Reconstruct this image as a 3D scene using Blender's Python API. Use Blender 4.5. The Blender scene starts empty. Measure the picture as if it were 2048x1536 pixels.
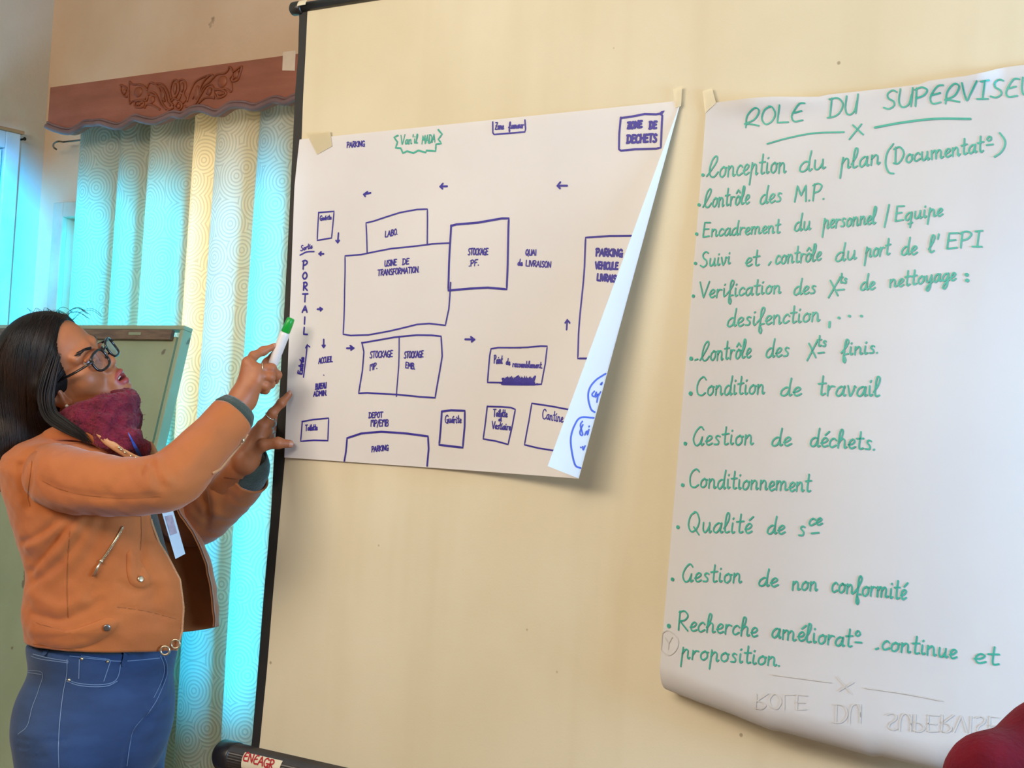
import bpy, bmesh, math, random
import numpy as np
from mathutils import Vector, Matrix
from mathutils.bvhtree import BVHTree

SC = bpy.context.scene
COL = SC.collection
random.seed(7)
np.random.seed(7)

# ------------------------------------------------------------------ camera
FPX, ROLL = 3200.0, 0.058            # focal length in pixels of a 2048 px wide frame, camera roll
ax_ = np.array([4324.0, 131.0, -FPX]); ax_ /= np.linalg.norm(ax_)
lz_ = -FPX * FPX / (4324 * ROLL - 131)
dn_ = np.array([-ROLL, 1.0, FPX / lz_]); dn_ /= np.linalg.norm(dn_)
CM = np.stack([ax_, np.cross(ax_, dn_), -dn_], 1)      # camera (x right, y down, z forward) = CM @ world
CR = CM.T
CPOS = np.array([2.298, -2.345, 1.35])


def ray(u, v):
    return CR @ np.array([(u - 1024) / FPX, (v - 768) / FPX, 1.0])


def at(u, v, z):                     # a point seen at pixel (u, v), z metres in front of the camera
    return CPOS + ray(u, v) * z


def on_y(u, v, y):                   # where the sight line meets the upright plane at depth y
    r = ray(u, v)
    return CPOS + r * ((y - CPOS[1]) / r[1])


cam_data = bpy.data.cameras.new('camera')
cam_data.sensor_width = 36.0
cam_data.lens = 36.0 * FPX / 2048.0
cam_data.clip_start = 0.05
cam = bpy.data.objects.new('camera', cam_data)
COL.objects.link(cam)
rot = Matrix([[CR[i][0], -CR[i][1], -CR[i][2]] for i in range(3)])
cam.matrix_world = Matrix.Translation(Vector(CPOS)) @ rot.to_4x4()
SC.camera = cam

# ------------------------------------------------------------------ light
SC.view_settings.view_transform = 'Standard'
SC.view_settings.look = 'None'
SC.view_settings.gamma = 1.0
SC.view_settings.use_curve_mapping = False
SC.view_settings.exposure = -0.14

world = bpy.data.worlds.new('world')
SC.world = world
world.use_nodes = True
world.node_tree.nodes['Background'].inputs[0].default_value = (0.55, 0.75, 1.0, 1)
world.node_tree.nodes['Background'].inputs[1].default_value = 0.05


def area(name, loc, target, sx, sy, power, color, spread=math.pi):
    d = bpy.data.lights.new(name, 'AREA')
    d.shape = 'RECTANGLE'; d.size = sx; d.size_y = sy
    d.energy = power; d.color = color; d.spread = spread
    o = bpy.data.objects.new(name, d)
    COL.objects.link(o)
    o.location = loc
    o.rotation_euler = (Vector(target) - Vector(loc)).to_track_quat('-Z', 'Z').to_euler()
    return o


YW = 0.95          # back wall
XL = -2.128        # left wall
XR = 3.7
YF = -4.6
ZC = 3.0
WIN2 = (-1.98, -1.28, 0.62, 2.00)     # x0, x1, z0, z1 of the curtained window openings
WIN3 = (-1.05, -0.05, 0.62, 2.00)

# assumed unseen warm lamps, added behind and left of the camera
area('assumed_warm_lamp', (-0.4, -2.9, 2.7), (0.1, 0.0, 1.3), 1.5, 1.0, 68, (1.0, 0.88, 0.72))
area('assumed_warm_lamp', (1.1, -2.6, 2.9), (1.0, 0.0, 1.5), 1.4, 1.0, 46, (1.0, 0.91, 0.78))
# assumed blue daylight from the right: added light, no window built in that wall
area('assumed_daylight_right', (3.6, -0.38, 1.5), (0.9, -0.05, 1.3), 0.6, 1.3, 150, (0.36, 0.66, 1.0))
# daylight through the two curtained windows of the back wall
area('daylight_back', ((WIN2[0] + WIN2[1]) / 2, YW + 0.95, 1.32), ((WIN2[0] + WIN2[1]) / 2, 0, 1.32), 1.3, 1.35, 165, (0.0, 0.64, 1.0))
area('daylight_back', (-0.50, YW + 0.95, 1.32), (-0.50, 0, 1.32), 0.9, 1.35, 112, (0.0, 0.52, 1.0))
area('pier_amber_fill', (-1.17, YW - 0.03, 1.70), (-1.17, 0, 1.70), 0.19, 0.95, 2.0, (1.0, 0.72, 0.32))  # added amber strip behind the curtain to warm it, no window there
# added blue spot hung in mid-room to colour the left wall, no window behind it
sd = bpy.data.lights.new('left_wall_blue_spot', 'SPOT')
sd.energy = 5200; sd.color = (0.0, 0.40, 1.0); sd.spot_size = math.radians(12.5); sd.spot_blend = 0.75
sd.shadow_soft_size = 0.10
so = bpy.data.objects.new('left_wall_blue_spot', sd)
COL.objects.link(so)
so.location = (0.6, -1.7, 2.3)
so.rotation_euler = (Vector((XL, 0.58, 1.88)) - so.location).to_track_quat('-Z', 'Y').to_euler()


# ------------------------------------------------------------------ colours and materials
def srgb(h):
    h = h.lstrip('#')
    out = []
    for i in (0, 2, 4):
        c = int(h[i:i + 2], 16) / 255.0
        out.append(c / 12.92 if c <= 0.04045 else ((c + 0.055) / 1.055) ** 2.4)
    return (*out, 1.0)


def new_mat(name):
    m = bpy.data.materials.new(name)
    m.use_nodes = True
    nt = m.node_tree
    return m, nt, nt.nodes['Principled BSDF']


def nd(nt, kind, **kw):
    n = nt.nodes.new(kind)
    for k, v in kw.items():
        if k in n.inputs:
            n.inputs[k].default_value = v
        else:
            setattr(n, k, v)
    return n


def ramp(nt, src, stops):
    r = nt.nodes.new('ShaderNodeValToRGB')
    el = r.color_ramp.elements
    while len(el) < len(stops):
        el.new(0.5)
    for e, (p, c) in zip(el, stops):
        e.position = p; e.color = c
    nt.links.new(src, r.inputs[0])
    return r.outputs[0]


def mat(name, col, rough=0.7, col2=None, scale=8.0, detail=4.0, bump=0.0, bscale=None, metal=0.0,
        stretch=None, lo=0.35, hi=0.7, sheen=0.0, spec=0.5, bdist=0.01, coat=0.0):
    """a plain surface with noise-driven colour wear and relief"""
    m, nt, b = new_mat(name)
    b.inputs['Roughness'].default_value = rough
    b.inputs['Metallic'].default_value = metal
    b.inputs['Specular IOR Level'].default_value = spec
    if sheen:
        b.inputs['Sheen Weight'].default_value = sheen
        b.inputs['Sheen Roughness'].default_value = 0.5
    if coat:
        b.inputs['Coat Weight'].default_value = coat
    tc = nd(nt, 'ShaderNodeTexCoord')
    vec = tc.outputs['Object']
    if stretch:
        mp = nd(nt, 'ShaderNodeMapping')
        mp.inputs['Scale'].default_value = stretch
        nt.links.new(vec, mp.inputs[0]); vec = mp.outputs[0]
    c1 = srgb(col)
    c2 = srgb(col2) if col2 else tuple(x * 0.9 for x in c1[:3]) + (1,)
    n = nd(nt, 'ShaderNodeTexNoise', Scale=scale, Detail=detail)
    nt.links.new(vec, n.inputs['Vector'])
    nt.links.new(ramp(nt, n.outputs[0], [(lo, c1), (hi, c2)]), b.inputs['Base Color'])
    if bump:
        n2 = nd(nt, 'ShaderNodeTexNoise', Scale=bscale or scale * 6, Detail=5.0)
        nt.links.new(vec, n2.inputs['Vector'])
        bp = nd(nt, 'ShaderNodeBump', Strength=bump, Distance=bdist)
        nt.links.new(n2.outputs[0], bp.inputs['Height'])
        nt.links.new(bp.outputs[0], b.inputs['Normal'])
    return m


# ------------------------------------------------------------------ objects
ORG = {}          # world origin of each object


def tag(o, label=None, cat=None, group=None, kind=None):
    if label: o['label'] = label
    if cat: o['category'] = cat
    if group: o['group'] = group
    if kind: o['kind'] = kind
    return o


def empty(name, loc, label=None, cat=None, group=None):
    o = bpy.data.objects.new(name, None)
    COL.objects.link(o)
    o.location = loc
    o.empty_display_size = 0.1
    ORG[o.name] = Vector(loc)
    return tag(o, label, cat, group)


def mesh(name, verts, faces, m, parent=None, smooth=True, uv=None, org=None):
    """ONE mesh object from world-space vertices"""
    v = np.asarray(verts, float).reshape(-1, 3)
    if parent is not None:
        o0 = ORG[parent.name]
    elif org is not None:
        o0 = Vector(org)
    else:
        o0 = Vector(((v[:, 0].min() + v[:, 0].max()) / 2, (v[:, 1].min() + v[:, 1].max()) / 2, v[:, 2].min()))
    v = v - np.array(o0)
    me = bpy.data.meshes.new(name)
    me.from_pydata([tuple(x) for x in v], [], [tuple(int(i) for i in f) for f in faces])
    ms = m if isinstance(m, (list, tuple)) else [m]
    for x in ms:
        me.materials.append(x)
    if uv is not None:
        lay = me.uv_layers.new(name='UVMap')
        idx = np.empty(len(me.loops), dtype=np.int32)
        me.loops.foreach_get('vertex_index', idx)
        lay.data.foreach_set('uv', np.asarray(uv, np.float32)[idx].ravel())
    if smooth:
        me.polygons.foreach_set('use_smooth', [True] * len(me.polygons))
    me.update()
    o = bpy.data.objects.new(name, me)
    COL.objects.link(o)
    if parent is not None:
        o.parent = parent
        ORG[o.name] = Vector(o0)
    else:
        o.location = o0
        ORG[o.name] = Vector(o0)
    return o


class MB:
    """collects shapes for one mesh"""
    def __init__(self):
        self.v, self.f = [], []

    def add(self, v, f):
        n = len(self.v)
        self.v += [tuple(map(float, x)) for x in v]
        self.f += [tuple(i + n for i in q) for q in f]

    def box(self, lo, hi, bev=0.0, rotm=None, piv=None):
        bm = bmesh.new()
        bmesh.ops.create_cube(bm, size=1.0)
        lo = np.array(lo, float); hi = np.array(hi, float)
        for w in bm.verts:
            w.co = Vector((lo + hi) / 2 + np.array(w.co) * (hi - lo))
        if bev:
            bmesh.ops.bevel(bm, geom=bm.edges[:], offset=bev, segments=2, affect='EDGES', profile=0.5)
        bm.verts.index_update()
        vs = [np.array(w.co) for w in bm.verts]
        if rotm is not None:
            vs = [np.array(rotm) @ (x - piv) + piv for x in vs]
        self.add(vs, [[w.index for w in p.verts] for p in bm.faces])
        bm.free()

    def tube(self, pts, r, n=10, cap=True, flat=None, up=None):
        v, f = tube(pts, r, n, cap, up=up, flat=flat)
        self.add(v, f)

    def build(self, name, m, parent=None, smooth=False, **kw):
        return mesh(name, self.v, self.f, m, parent, smooth, **kw)


def unit(a):
    a = np.asarray(a, float)
    return a / (np.linalg.norm(a) + 1e-12)


def frames(pts, up=None):
    P = np.asarray(pts, float)
    T = np.gradient(P, axis=0)
    T /= np.linalg.norm(T, axis=1)[:, None] + 1e-12
    u = np.array(up if up is not None else (0, 0, 1.0), float)
    if up is None and abs(T[0] @ u) > 0.9:
        u = np.array([1.0, 0, 0])
    A = []
    a = unit(u - T[0] * (u @ T[0]))
    for t in T:
        a = unit(a - t * (a @ t))
        A.append(a)
    A = np.array(A)
    return P, T, A, np.cross(T, A)


def tube(pts, r, n=10, cap=True, up=None, flat=None):
    P, T, A, B = frames(pts, up)
    r = np.broadcast_to(np.asarray(r, float), (len(P),))
    fl = 1.0 if flat is None else flat
    v, f = [], []
    for i in range(len(P)):
        for k in range(n):
            a = 2 * math.pi * k / n
            v.append(P[i] + A[i] * math.cos(a) * r[i] * fl + B[i] * math.sin(a) * r[i])
    for i in range(len(P) - 1):
        for k in range(n):
            k2 = (k + 1) % n
            f.append((i * n + k, i * n + k2, (i + 1) * n + k2, (i + 1) * n + k))
    if cap:
        f.append(tuple(range(n - 1, -1, -1)))
        f.append(tuple((len(P) - 1) * n + k for k in range(n)))
    return v, f


def catmull(pts, step):
    """dense smooth curve through the points"""
    P = np.asarray(pts, float)
    if len(P) < 3:
        n = max(2, int(np.linalg.norm(P[-1] - P[0]) / step) + 1)
        return P[0] + (P[-1] - P[0]) * np.linspace(0, 1, n)[:, None]
    Q = np.vstack([2 * P[0] - P[1], P, 2 * P[-1] - P[-2]])
    out = []
    for i in range(1, len(Q) - 2):
        n = max(2, int(np.linalg.norm(Q[i + 1] - Q[i]) / step) + 1)
        t = np.linspace(0, 1, n, endpoint=False)[:, None]
        a, b, c, d = Q[i - 1], Q[i], Q[i + 1], Q[i + 2]
        out.append(0.5 * (2 * b + (c - a) * t + (2 * a - 5 * b + 4 * c - d) * t ** 2 + (3 * b - a - 3 * c + d) * t ** 3))
    out.append(P[-1:])
    return np.vstack(out)


def linear(pts, step):
    P = np.asarray(pts, float)
    out = []
    for a, b in zip(P[:-1], P[1:]):
        n = max(1, int(np.linalg.norm(b - a) / step))
        out.append(a + (b - a) * np.linspace(0, 1, n, endpoint=False)[:, None])
    out.append(P[-1:])
    return np.vstack(out)


def resample(pts, n):
    P = np.asarray(pts, float)
    d = np.r_[0, np.cumsum(np.linalg.norm(np.diff(P, axis=0), axis=1))]
    t = np.linspace(0, d[-1], n)
    return np.stack([np.interp(t, d, P[:, i]) for i in range(P.shape[1])], 1)


def grid_faces(nu, nv, wrap=False):
    f = []
    for i in range(nu - 1):
        for j in range(nv - (0 if wrap else 1)):
            j2 = (j + 1) % nv
            f.append((i * nv + j, i * nv + j2, (i + 1) * nv + j2, (i + 1) * nv + j))
    return f


# ------------------------------------------------------------------ implicit surfaces (bodies, hair, scarf)
class Field:
    def __init__(self, lo, hi, h):
        self.lo = np.array(lo, float); self.h = h
        self.n = np.ceil((np.array(hi) - self.lo) / h).astype(int) + 1
        self.d = np.full(self.n, 1.0, np.float32)

    def _win(self, lo, hi):
        a = np.clip(np.floor((np.array(lo) - self.lo) / self.h).astype(int), 0, self.n)
        b = np.clip(np.ceil((np.array(hi) - self.lo) / self.h).astype(int) + 1, 0, self.n)
        if (b <= a).any():
            return None, None
        g = np.meshgrid(*[self.lo[i] + self.h * np.arange(a[i], b[i]) for i in range(3)], indexing='ij')
        return tuple(slice(a[i], b[i]) for i in range(3)), np.stack(g, -1).astype(np.float32)

    def put(self, fn, lo, hi, k=0.01, sub=False):
        pad = 2 * k + 3 * self.h
        s, p = self._win(np.array(lo) - pad, np.array(hi) + pad)
        if s is None:
            return
        b = fn(p)
        a = self.d[s]
        if sub:
            hh = np.clip(0.5 - 0.5 * (b + a) / k, 0, 1)
            self.d[s] = a * (1 - hh) - b * hh + k * hh * (1 - hh)
        else:
            hh = np.clip(0.5 + 0.5 * (b - a) / k, 0, 1)
            self.d[s] = b * (1 - hh) + a * hh - k * hh * (1 - hh)

    def cone(self, a, b, ra, rb, k=0.01, sub=False):
        a = np.array(a, float); b = np.array(b, float)
        def fn(p):
            ab = b - a
            t = np.clip(((p - a) @ ab) / (ab @ ab + 1e-12), 0, 1)
            return np.linalg.norm(p - a - t[..., None] * ab, axis=-1) - (ra + (rb - ra) * t)
        R = max(ra, rb)
        self.put(fn, np.minimum(a, b) - R, np.maximum(a, b) + R, k, sub)

    def chain(self, pts, rs, k=0.01):
        for i in range(len(pts) - 1):
            self.cone(pts[i], pts[i + 1], rs[i], rs[i + 1], k)

    def ell(self, c, r, axes=None, k=0.01, sub=False):
        c = np.array(c, float); r = np.array(r, float)
        Rm = np.eye(3) if axes is None else np.array(axes, float)
        def fn(p):
            q = (p - c) @ Rm.T
            k0 = np.linalg.norm(q / r, axis=-1); k1 = np.linalg.norm(q / (r * r), axis=-1)
            return np.where(k1 < 1e-6, -r.min(), k0 * (k0 - 1) / np.maximum(k1, 1e-6))
        ext = np.sqrt(((Rm * r[:, None]) ** 2).sum(0))
        self.put(fn, c - ext, c + ext, k, sub)

    def ball(self, c, r, k=0.01, sub=False):
        self.cone(c, np.array(c) + 1e-5, r, r, k, sub)

    def mesh(self, smooth=1):
        d = self.d; n = self.n
        s = d < 0
        cs = np.zeros(n - 1, np.uint8)
        for i in (0, 1):
            for j in (0, 1):
                for k in (0, 1):
                    cs += s[i:n[0] - 1 + i, j:n[1] - 1 + j, k:n[2] - 1 + k]
        act = np.argwhere((cs > 0) & (cs < 8))
        idx = -np.ones(n - 1, np.int64)
        idx[tuple(act.T)] = np.arange(len(act))
        acc = np.zeros((len(act), 3)); cnt = np.zeros(len(act))
        cor = [(i, j, k) for i in (0, 1) for j in (0, 1) for k in (0, 1)]
        for x in cor:
            for axis in range(3):
                if x[axis] == 0:
                    y = list(x); y[axis] = 1
                    da = d[tuple((act + x).T)]; db = d[tuple((act + y).T)]
                    m = (da < 0) != (db < 0)
                    t = np.where(m, da / np.where(m, da - db, 1), 0)
                    pt = act + np.array(x)
                    pt = pt.astype(float); pt[:, axis] += t
                    acc[m] += pt[m]; cnt[m] += 1
        V = self.lo + self.h * acc / cnt[:, None]
        F = []
        for axis in range(3):
            sl0 = [slice(1, n[i] - 1) for i in range(3)]; sl1 = list(sl0)
            sl0[axis] = slice(0, n[axis] - 1); sl1[axis] = slice(1, n[axis])
            A = s[tuple(sl0)]; B = s[tuple(sl1)]
            off = np.array([1, 1, 1]); off[axis] = 0
            e = np.argwhere(A != B)
            fl = A[tuple(e.T)]
            e = e + off
            u, v = [i for i in range(3) if i != axis]
            du = np.eye(3, dtype=int)[u]; dv = np.eye(3, dtype=int)[v]
            q = np.stack([idx[tuple((e - du - dv).T)], idx[tuple((e - dv).T)], idx[tuple(e.T)], idx[tuple((e - du).T)]], 1)
            flip = fl if axis != 1 else ~fl
            q[~flip] = q[~flip][:, ::-1]
            F.append(q)
        F = np.vstack(F)
        for _ in range(smooth):
            a = np.zeros_like(V); c = np.zeros(len(V))
            for i in range(4):
                j = (i + 1) % 4
                np.add.at(a, F[:, i], V[F[:, j]]); np.add.at(c, F[:, i], 1)
                np.add.at(a, F[:, j], V[F[:, i]]); np.add.at(c, F[:, j], 1)
            V = 0.5 * V + 0.5 * a / c[:, None]
        return V, F


def bvh(verts, faces):
    return BVHTree.FromPolygons([Vector(x) for x in verts], [tuple(int(i) for i in f) for f in faces])


def hit(tree, u, v):
    """surface point, normal (towards the camera) seen at pixel (u, v)"""
    r = unit(ray(u, v))
    p, n, i, d = tree.ray_cast(Vector(CPOS), Vector(r))
    if p is None:
        return None, None
    n = np.array(n)
    if n @ r > 0:
        n = -n
    return np.array(p), n


def ribbon(mb, P, N, w, lift=0.0006):
    """a flat line of ink or thread lying on a surface"""
    P = np.asarray(P, float); N = np.asarray(N, float)
    if len(P) < 2:
        return
    T = np.gradient(P, axis=0)
    S = np.cross(N, T)
    S /= np.linalg.norm(S, axis=1)[:, None] + 1e-12
    w = np.broadcast_to(np.asarray(w, float), (len(P),))[:, None]
    Q = P + N * lift
    v = np.empty((2 * len(P), 3))
    v[0::2] = Q - S * w / 2; v[1::2] = Q + S * w / 2
    mb.add(v, [(2 * i, 2 * i + 1, 2 * i + 3, 2 * i + 2) for i in range(len(P) - 1)])
    for e, sgn in ((0, -1), (len(P) - 1, 1)):                 # round pen ends
        t = unit(T[e]) * sgn
        c = Q[e]; s_ = S[e]; ww = float(w[e]) / 2
        arc = [c + ww * (s_ * math.cos(a) + t * math.sin(a)) for a in np.linspace(0, math.pi, 6)]
        mb.add(arc, [tuple(range(6))])


def surf_line(mb, tree, pts, w, lift=0.0006, smooth=True, step=3.0):
    q = catmull(pts, step) if smooth else linear(pts, step)
    P, N = [], []
    for u, v in q:
        p, n = hit(tree, u, v)
        if p is not None:
            P.append(p); N.append(n)
    if len(P) > 1:
        ribbon(mb, P, N, w, lift)
# ================================================================== SETTING
M_wall = mat('wall_plaster', 'dec0a2', 0.85, 'd2b090', 3.0, 6.0, 0.12, 60)
M_wall_left = mat('wall_plaster_pale', 'd2cabd', 0.85, 'c4bbad', 3.0, 6.0, 0.12, 60)
for m_, c_, sc_ in ((M_wall, '6e5a48', 3.2), (M_wall_left, '8b8378', 4.0)):          # small chips and insect marks
    nt = m_.node_tree; bs = nt.nodes['Principled BSDF']; old = bs.inputs['Base Color'].links[0].from_socket
    tcn = nd(nt, 'ShaderNodeTexCoord'); nz_ = nd(nt, 'ShaderNodeTexNoise', Scale=40.0); nt.links.new(tcn.outputs['Object'], nz_.inputs['Vector'])
    vd = nd(nt, 'ShaderNodeMixRGB'); vd.inputs[0].default_value = 0.04; nt.links.new(tcn.outputs['Object'], vd.inputs[1]); nt.links.new(nz_.outputs[1], vd.inputs[2])
    vo_ = nd(nt, 'ShaderNodeTexVoronoi', Scale=sc_); nt.links.new(vd.outputs[0], vo_.inputs['Vector'])
    m2_ = nd(nt, 'ShaderNodeMix'); m2_.data_type = 'RGBA'; nt.links.new(ramp(nt, vo_.outputs['Distance'], [(0.030, (0.7, 0.7, 0.7, 1)), (0.055, (0, 0, 0, 1))]), m2_.inputs[0]); nt.links.new(old, m2_.inputs[6]); m2_.inputs[7].default_value = srgb(c_); nt.links.new(m2_.outputs[2], bs.inputs['Base Color'])
M_ceil = mat('ceiling_paint', 'e8e0d0', 0.9)
M_floor = mat('floor_boards', '8a6a4c', 0.55, '6d5039', 5.0, 5.0, 0.1, 30, stretch=(1, 8, 1))
M_casing = mat('casing_paint', 'cfc2aa', 0.55, 'b9aa90', 9.0, 5.0, 0.15, 40)
M_sash = mat('sash_paint', 'c6cfd0', 0.5, 'aab7bb', 9.0, 5.0, 0.1, 40)


def struct(o):
    o['kind'] = 'structure'
    return o


mb = MB()
segs_x = [XL - 0.2, WIN2[0], WIN2[1], WIN3[0], WIN3[1], XR + 0.2]
for i in range(5):
    x0, x1 = segs_x[i], segs_x[i + 1]
    if i in (1, 3):
        mb.box((x0, YW, -0.1), (x1, YW + 0.2, WIN2[2])); mb.box((x0, YW, WIN2[3]), (x1, YW + 0.2, ZC + 0.1))
    else:
        mb.box((x0, YW, -0.1), (x1, YW + 0.2, ZC + 0.1))
struct(mb.build('wall_back', M_wall))
mb = MB(); mb.box((XL - 0.2, YF, -0.1), (XL, YW, ZC + 0.1)); struct(mb.build('wall_left', M_wall_left))
mb = MB(); mb.box((XR, YF, -0.1), (XR + 0.2, YW, ZC + 0.1)); struct(mb.build('wall_right', M_wall))
mb = MB(); mb.box((XL - 0.2, YF - 0.2, -0.1), (XR + 0.2, YF, ZC + 0.1)); struct(mb.build('wall_front', M_wall))
mb = MB(); mb.box((XL, YF, -0.1), (XR, YW, 0.0)); struct(mb.build('floor', M_floor))
mb = MB(); mb.box((XL, YF, ZC), (XR, YW, ZC + 0.1)); struct(mb.build('ceiling', M_ceil))

# glass: mostly clear with a faint reflection
m_glass = bpy.data.materials.new('window_glass'); m_glass.use_nodes = True
nt = m_glass.node_tree; nt.nodes.remove(nt.nodes['Principled BSDF'])
tr = nd(nt, 'ShaderNodeBsdfTransparent', Color=(0.95, 1.0, 1.0, 1)); gl = nd(nt, 'ShaderNodeBsdfGlossy', Roughness=0.05)
mx = nd(nt, 'ShaderNodeMixShader'); mx.inputs[0].default_value = 0.08
nt.links.new(tr.outputs[0], mx.inputs[1]); nt.links.new(gl.outputs[0], mx.inputs[2])
nt.links.new(mx.outputs[0], nt.nodes['Material Output'].inputs[0])


def window_back(name, w):
    x0, x1, z0, z1 = w
    fr = MB()
    t = 0.05
    y0, y1 = YW - 0.022, YW + 0.002
    fr.box((x0 - t, y0, z0 - t), (x0, y1, z1 + t), 0.004); fr.box((x1, y0, z0 - t), (x1 + t, y1, z1 + t), 0.004)
    fr.box((x0, y0, z1), (x1, y1, z1 + t), 0.004); fr.box((x0 - 0.02, y0 - 0.03, z0 - t), (x1 + 0.02, y1, z0), 0.004)
    o = struct(fr.build(name, M_casing))
    s = MB()
    ys0, ys1 = YW + 0.06, YW + 0.10
    xm = (x0 + x1) / 2
    for a, b in ((x0, x0 + 0.04), (xm - 0.035, xm + 0.035), (x1 - 0.04, x1)):
        s.box((a, ys0, z0), (b, ys1, z1), 0.003)
    for a, b in ((z0, z0 + 0.05), (z1 - 0.05, z1), (1.60, 1.63)):
        s.box((x0 + 0.04, ys0 + 0.004, a), (x1 - 0.04, ys1 - 0.004, b), 0.003)
    s.build('window_frame', M_sash, o)
    g = MB(); g.box((x0 + 0.03, YW + 0.078, z0 + 0.03), (x1 - 0.03, YW + 0.082, z1 - 0.03)); g.build('window_pane', m_glass, o)


window_back('window_2', WIN2)
window_back('window_3', WIN3)

# window_1 in the left wall: casing, moulded sash, bars, closed shutter boards behind the glass
xw = XL
fr = MB()
ya, yb, za, zb = -0.45, 0.835, 0.95, 2.262
def lbox(mb, y0, y1, z0, z1, d0, d1, bev=0.003):
    mb.box((xw + d0, y0, z0), (xw + d1, y1, z1), bev)
lbox(fr, yb - 0.055, yb, za, zb, 0.0, 0.030); lbox(fr, ya, ya + 0.055, za, zb, 0.0, 0.030)
lbox(fr, ya + 0.0551, yb - 0.0551, zb - 0.055, zb, 0.0, 0.029); lbox(fr, ya + 0.0551, yb - 0.0551, za, za + 0.055, 0.0, 0.029)
w1 = struct(fr.build('window_1', M_sash, smooth=False))
cap = MB(); lbox(cap, ya - 0.01, yb + 0.012, zb, zb + 0.012, 0.0, 0.033); cap.build('drip_strip', mat('strip_wood', 'b08a62', 0.6), w1)
s = MB()
for y0, y1 in ((yb - 0.11, yb - 0.062), (ya + 0.062, ya + 0.11), (0.16, 0.21)):
    lbox(s, y0, y1, za + 0.06, zb - 0.06, 0.0, 0.022)
for z0, z1 in ((za + 0.06, za + 0.11), (zb - 0.11, zb - 0.06), (1.76, 1.78), (2.0, 2.02)):
    lbox(s, ya + 0.06, yb - 0.06, z0, z1, 0.0, 0.018)
s.build('window_frame', M_sash, w1)
p = MB(); lbox(p, ya + 0.1, yb - 0.1, za + 0.1, zb - 0.1, 0.004, 0.008, 0.0)
p.build('window_pane', mat('pane_amber', 'a8875c', 0.15, '8f6f48', 3.0, spec=0.6), w1)
nl = MB(); q = on_y(28, 277, 0.82); nl.tube([(xw, 0.845, q[2]), (xw + 0.035, 0.845, q[2] + 0.002)], 0.0035, 8); nl.tube([(xw + 0.035, 0.845, q[2] + 0.002), (xw + 0.038, 0.845, q[2] + 0.002)], 0.006, 8)
o = nl.build('nail', mat('iron', '30302e', 0.5, metal=0.8)); tag(o, 'dark iron nail in the left wall at the top corner of the blue window', 'nail')

# stains and scuffs on the peach wall
# ================================================================== CURTAINS
def curtain_mat(name, base, transl):
    m = bpy.data.materials.new(name); m.use_nodes = True
    nt = m.node_tree; b = nt.nodes['Principled BSDF']
    uvn = nd(nt, 'ShaderNodeUVMap')
    rings = []
    nz = nd(nt, 'ShaderNodeTexNoise', Scale=6.0); nt.links.new(uvn.outputs[0], nz.inputs['Vector'])
    vor = nd(nt, 'ShaderNodeTexVoronoi', Scale=10.0, Randomness=0.9); vor.voronoi_dimensions = '2D'
    nt.links.new(uvn.outputs[0], vor.inputs['Vector'])
    mul = nd(nt, 'ShaderNodeMath', operation='MULTIPLY'); mul.inputs[1].default_value = 2 * math.pi / 0.105
    nt.links.new(vor.outputs['Distance'], mul.inputs[0])
    sn = nd(nt, 'ShaderNodeMath', operation='SINE'); nt.links.new(mul.outputs[0], sn.inputs[0])
    ad = nd(nt, 'ShaderNodeMath', operation='MULTIPLY_ADD'); ad.inputs[1].default_value = 0.5; ad.inputs[2].default_value = 0.5
    nt.links.new(sn.outputs[0], ad.inputs[0])
    fac = ad.outputs[0]
    dark = tuple(x * 0.80 for x in base[:3]) + (1,); dt = tuple(x * 0.74 for x in transl[:3]) + (1,)
    cd = ramp(nt, fac, [(0.15, dark), (0.55, base)])
    ct = ramp(nt, fac, [(0.15, dt), (0.55, transl)])
    nt.links.new(cd, b.inputs['Base Color']); b.inputs['Roughness'].default_value = 0.42
    bp = nd(nt, 'ShaderNodeBump', Strength=0.5, Distance=0.003); nt.links.new(fac, bp.inputs['Height']); nt.links.new(bp.outputs[0], b.inputs['Normal'])
    t = nd(nt, 'ShaderNodeBsdfTranslucent'); nt.links.new(ct, t.inputs['Color'])
    mx = nd(nt, 'ShaderNodeMixShader'); mx.inputs[0].default_value = 0.52
    nt.links.new(b.outputs[0], mx.inputs[1]); nt.links.new(t.outputs[0], mx.inputs[2])
    nt.links.new(mx.outputs[0], nt.nodes['Material Output'].inputs[0])
    return m


M_curt = curtain_mat('curtain_sheer', srgb('e2d8bf'), srgb('eeece0'))


def curtain(edges, label, seed, yc=0.80, ztop=2.34, zbot=0.02):
    rnd = random.Random(seed)
    plan = []
    for i, (xa, xb) in enumerate(zip(edges[:-1], edges[1:])):
        w = xb - xa
        amp = min(0.035, 0.3 * w)
        plan += [(xa + 0.004, yc + 0.004), (xa + 0.15 * w, yc - amp * 0.7), (xa + 0.45 * w, yc - amp),
                 (xa + 0.8 * w, yc - amp * 0.55), (xb, yc - amp * 0.25), (xb + 0.006, yc + 0.008), (xb - 0.02, yc + 0.028), (xb - 0.03, yc + 0.018)]
    plan = catmull(np.array(plan), 0.012)
    d = np.r_[0, np.cumsum(np.linalg.norm(np.diff(plan, axis=0), axis=1))]
    V, UV = [], []
    NZ = 30
    for i in range(NZ):
        t = i / (NZ - 1)
        z = ztop + (zbot - ztop) * t
        for j, (x, y) in enumerate(plan):
            sway = 0.010 * math.sin(7 * x + 2.2 * t + seed) * t
            V.append((x + 0.004 * math.sin(5 * t + 9 * x), y + sway * 0.5 + 0.004 * math.sin(11 * x + 4 * t), z))
            UV.append((d[j] + seed * 1.37, z))
    o = mesh('curtain', V, grid_faces(NZ, len(plan)), M_curt, uv=UV)
    tag(o, label, 'curtain', 'patterned curtains across the back windows')
    return o


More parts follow.
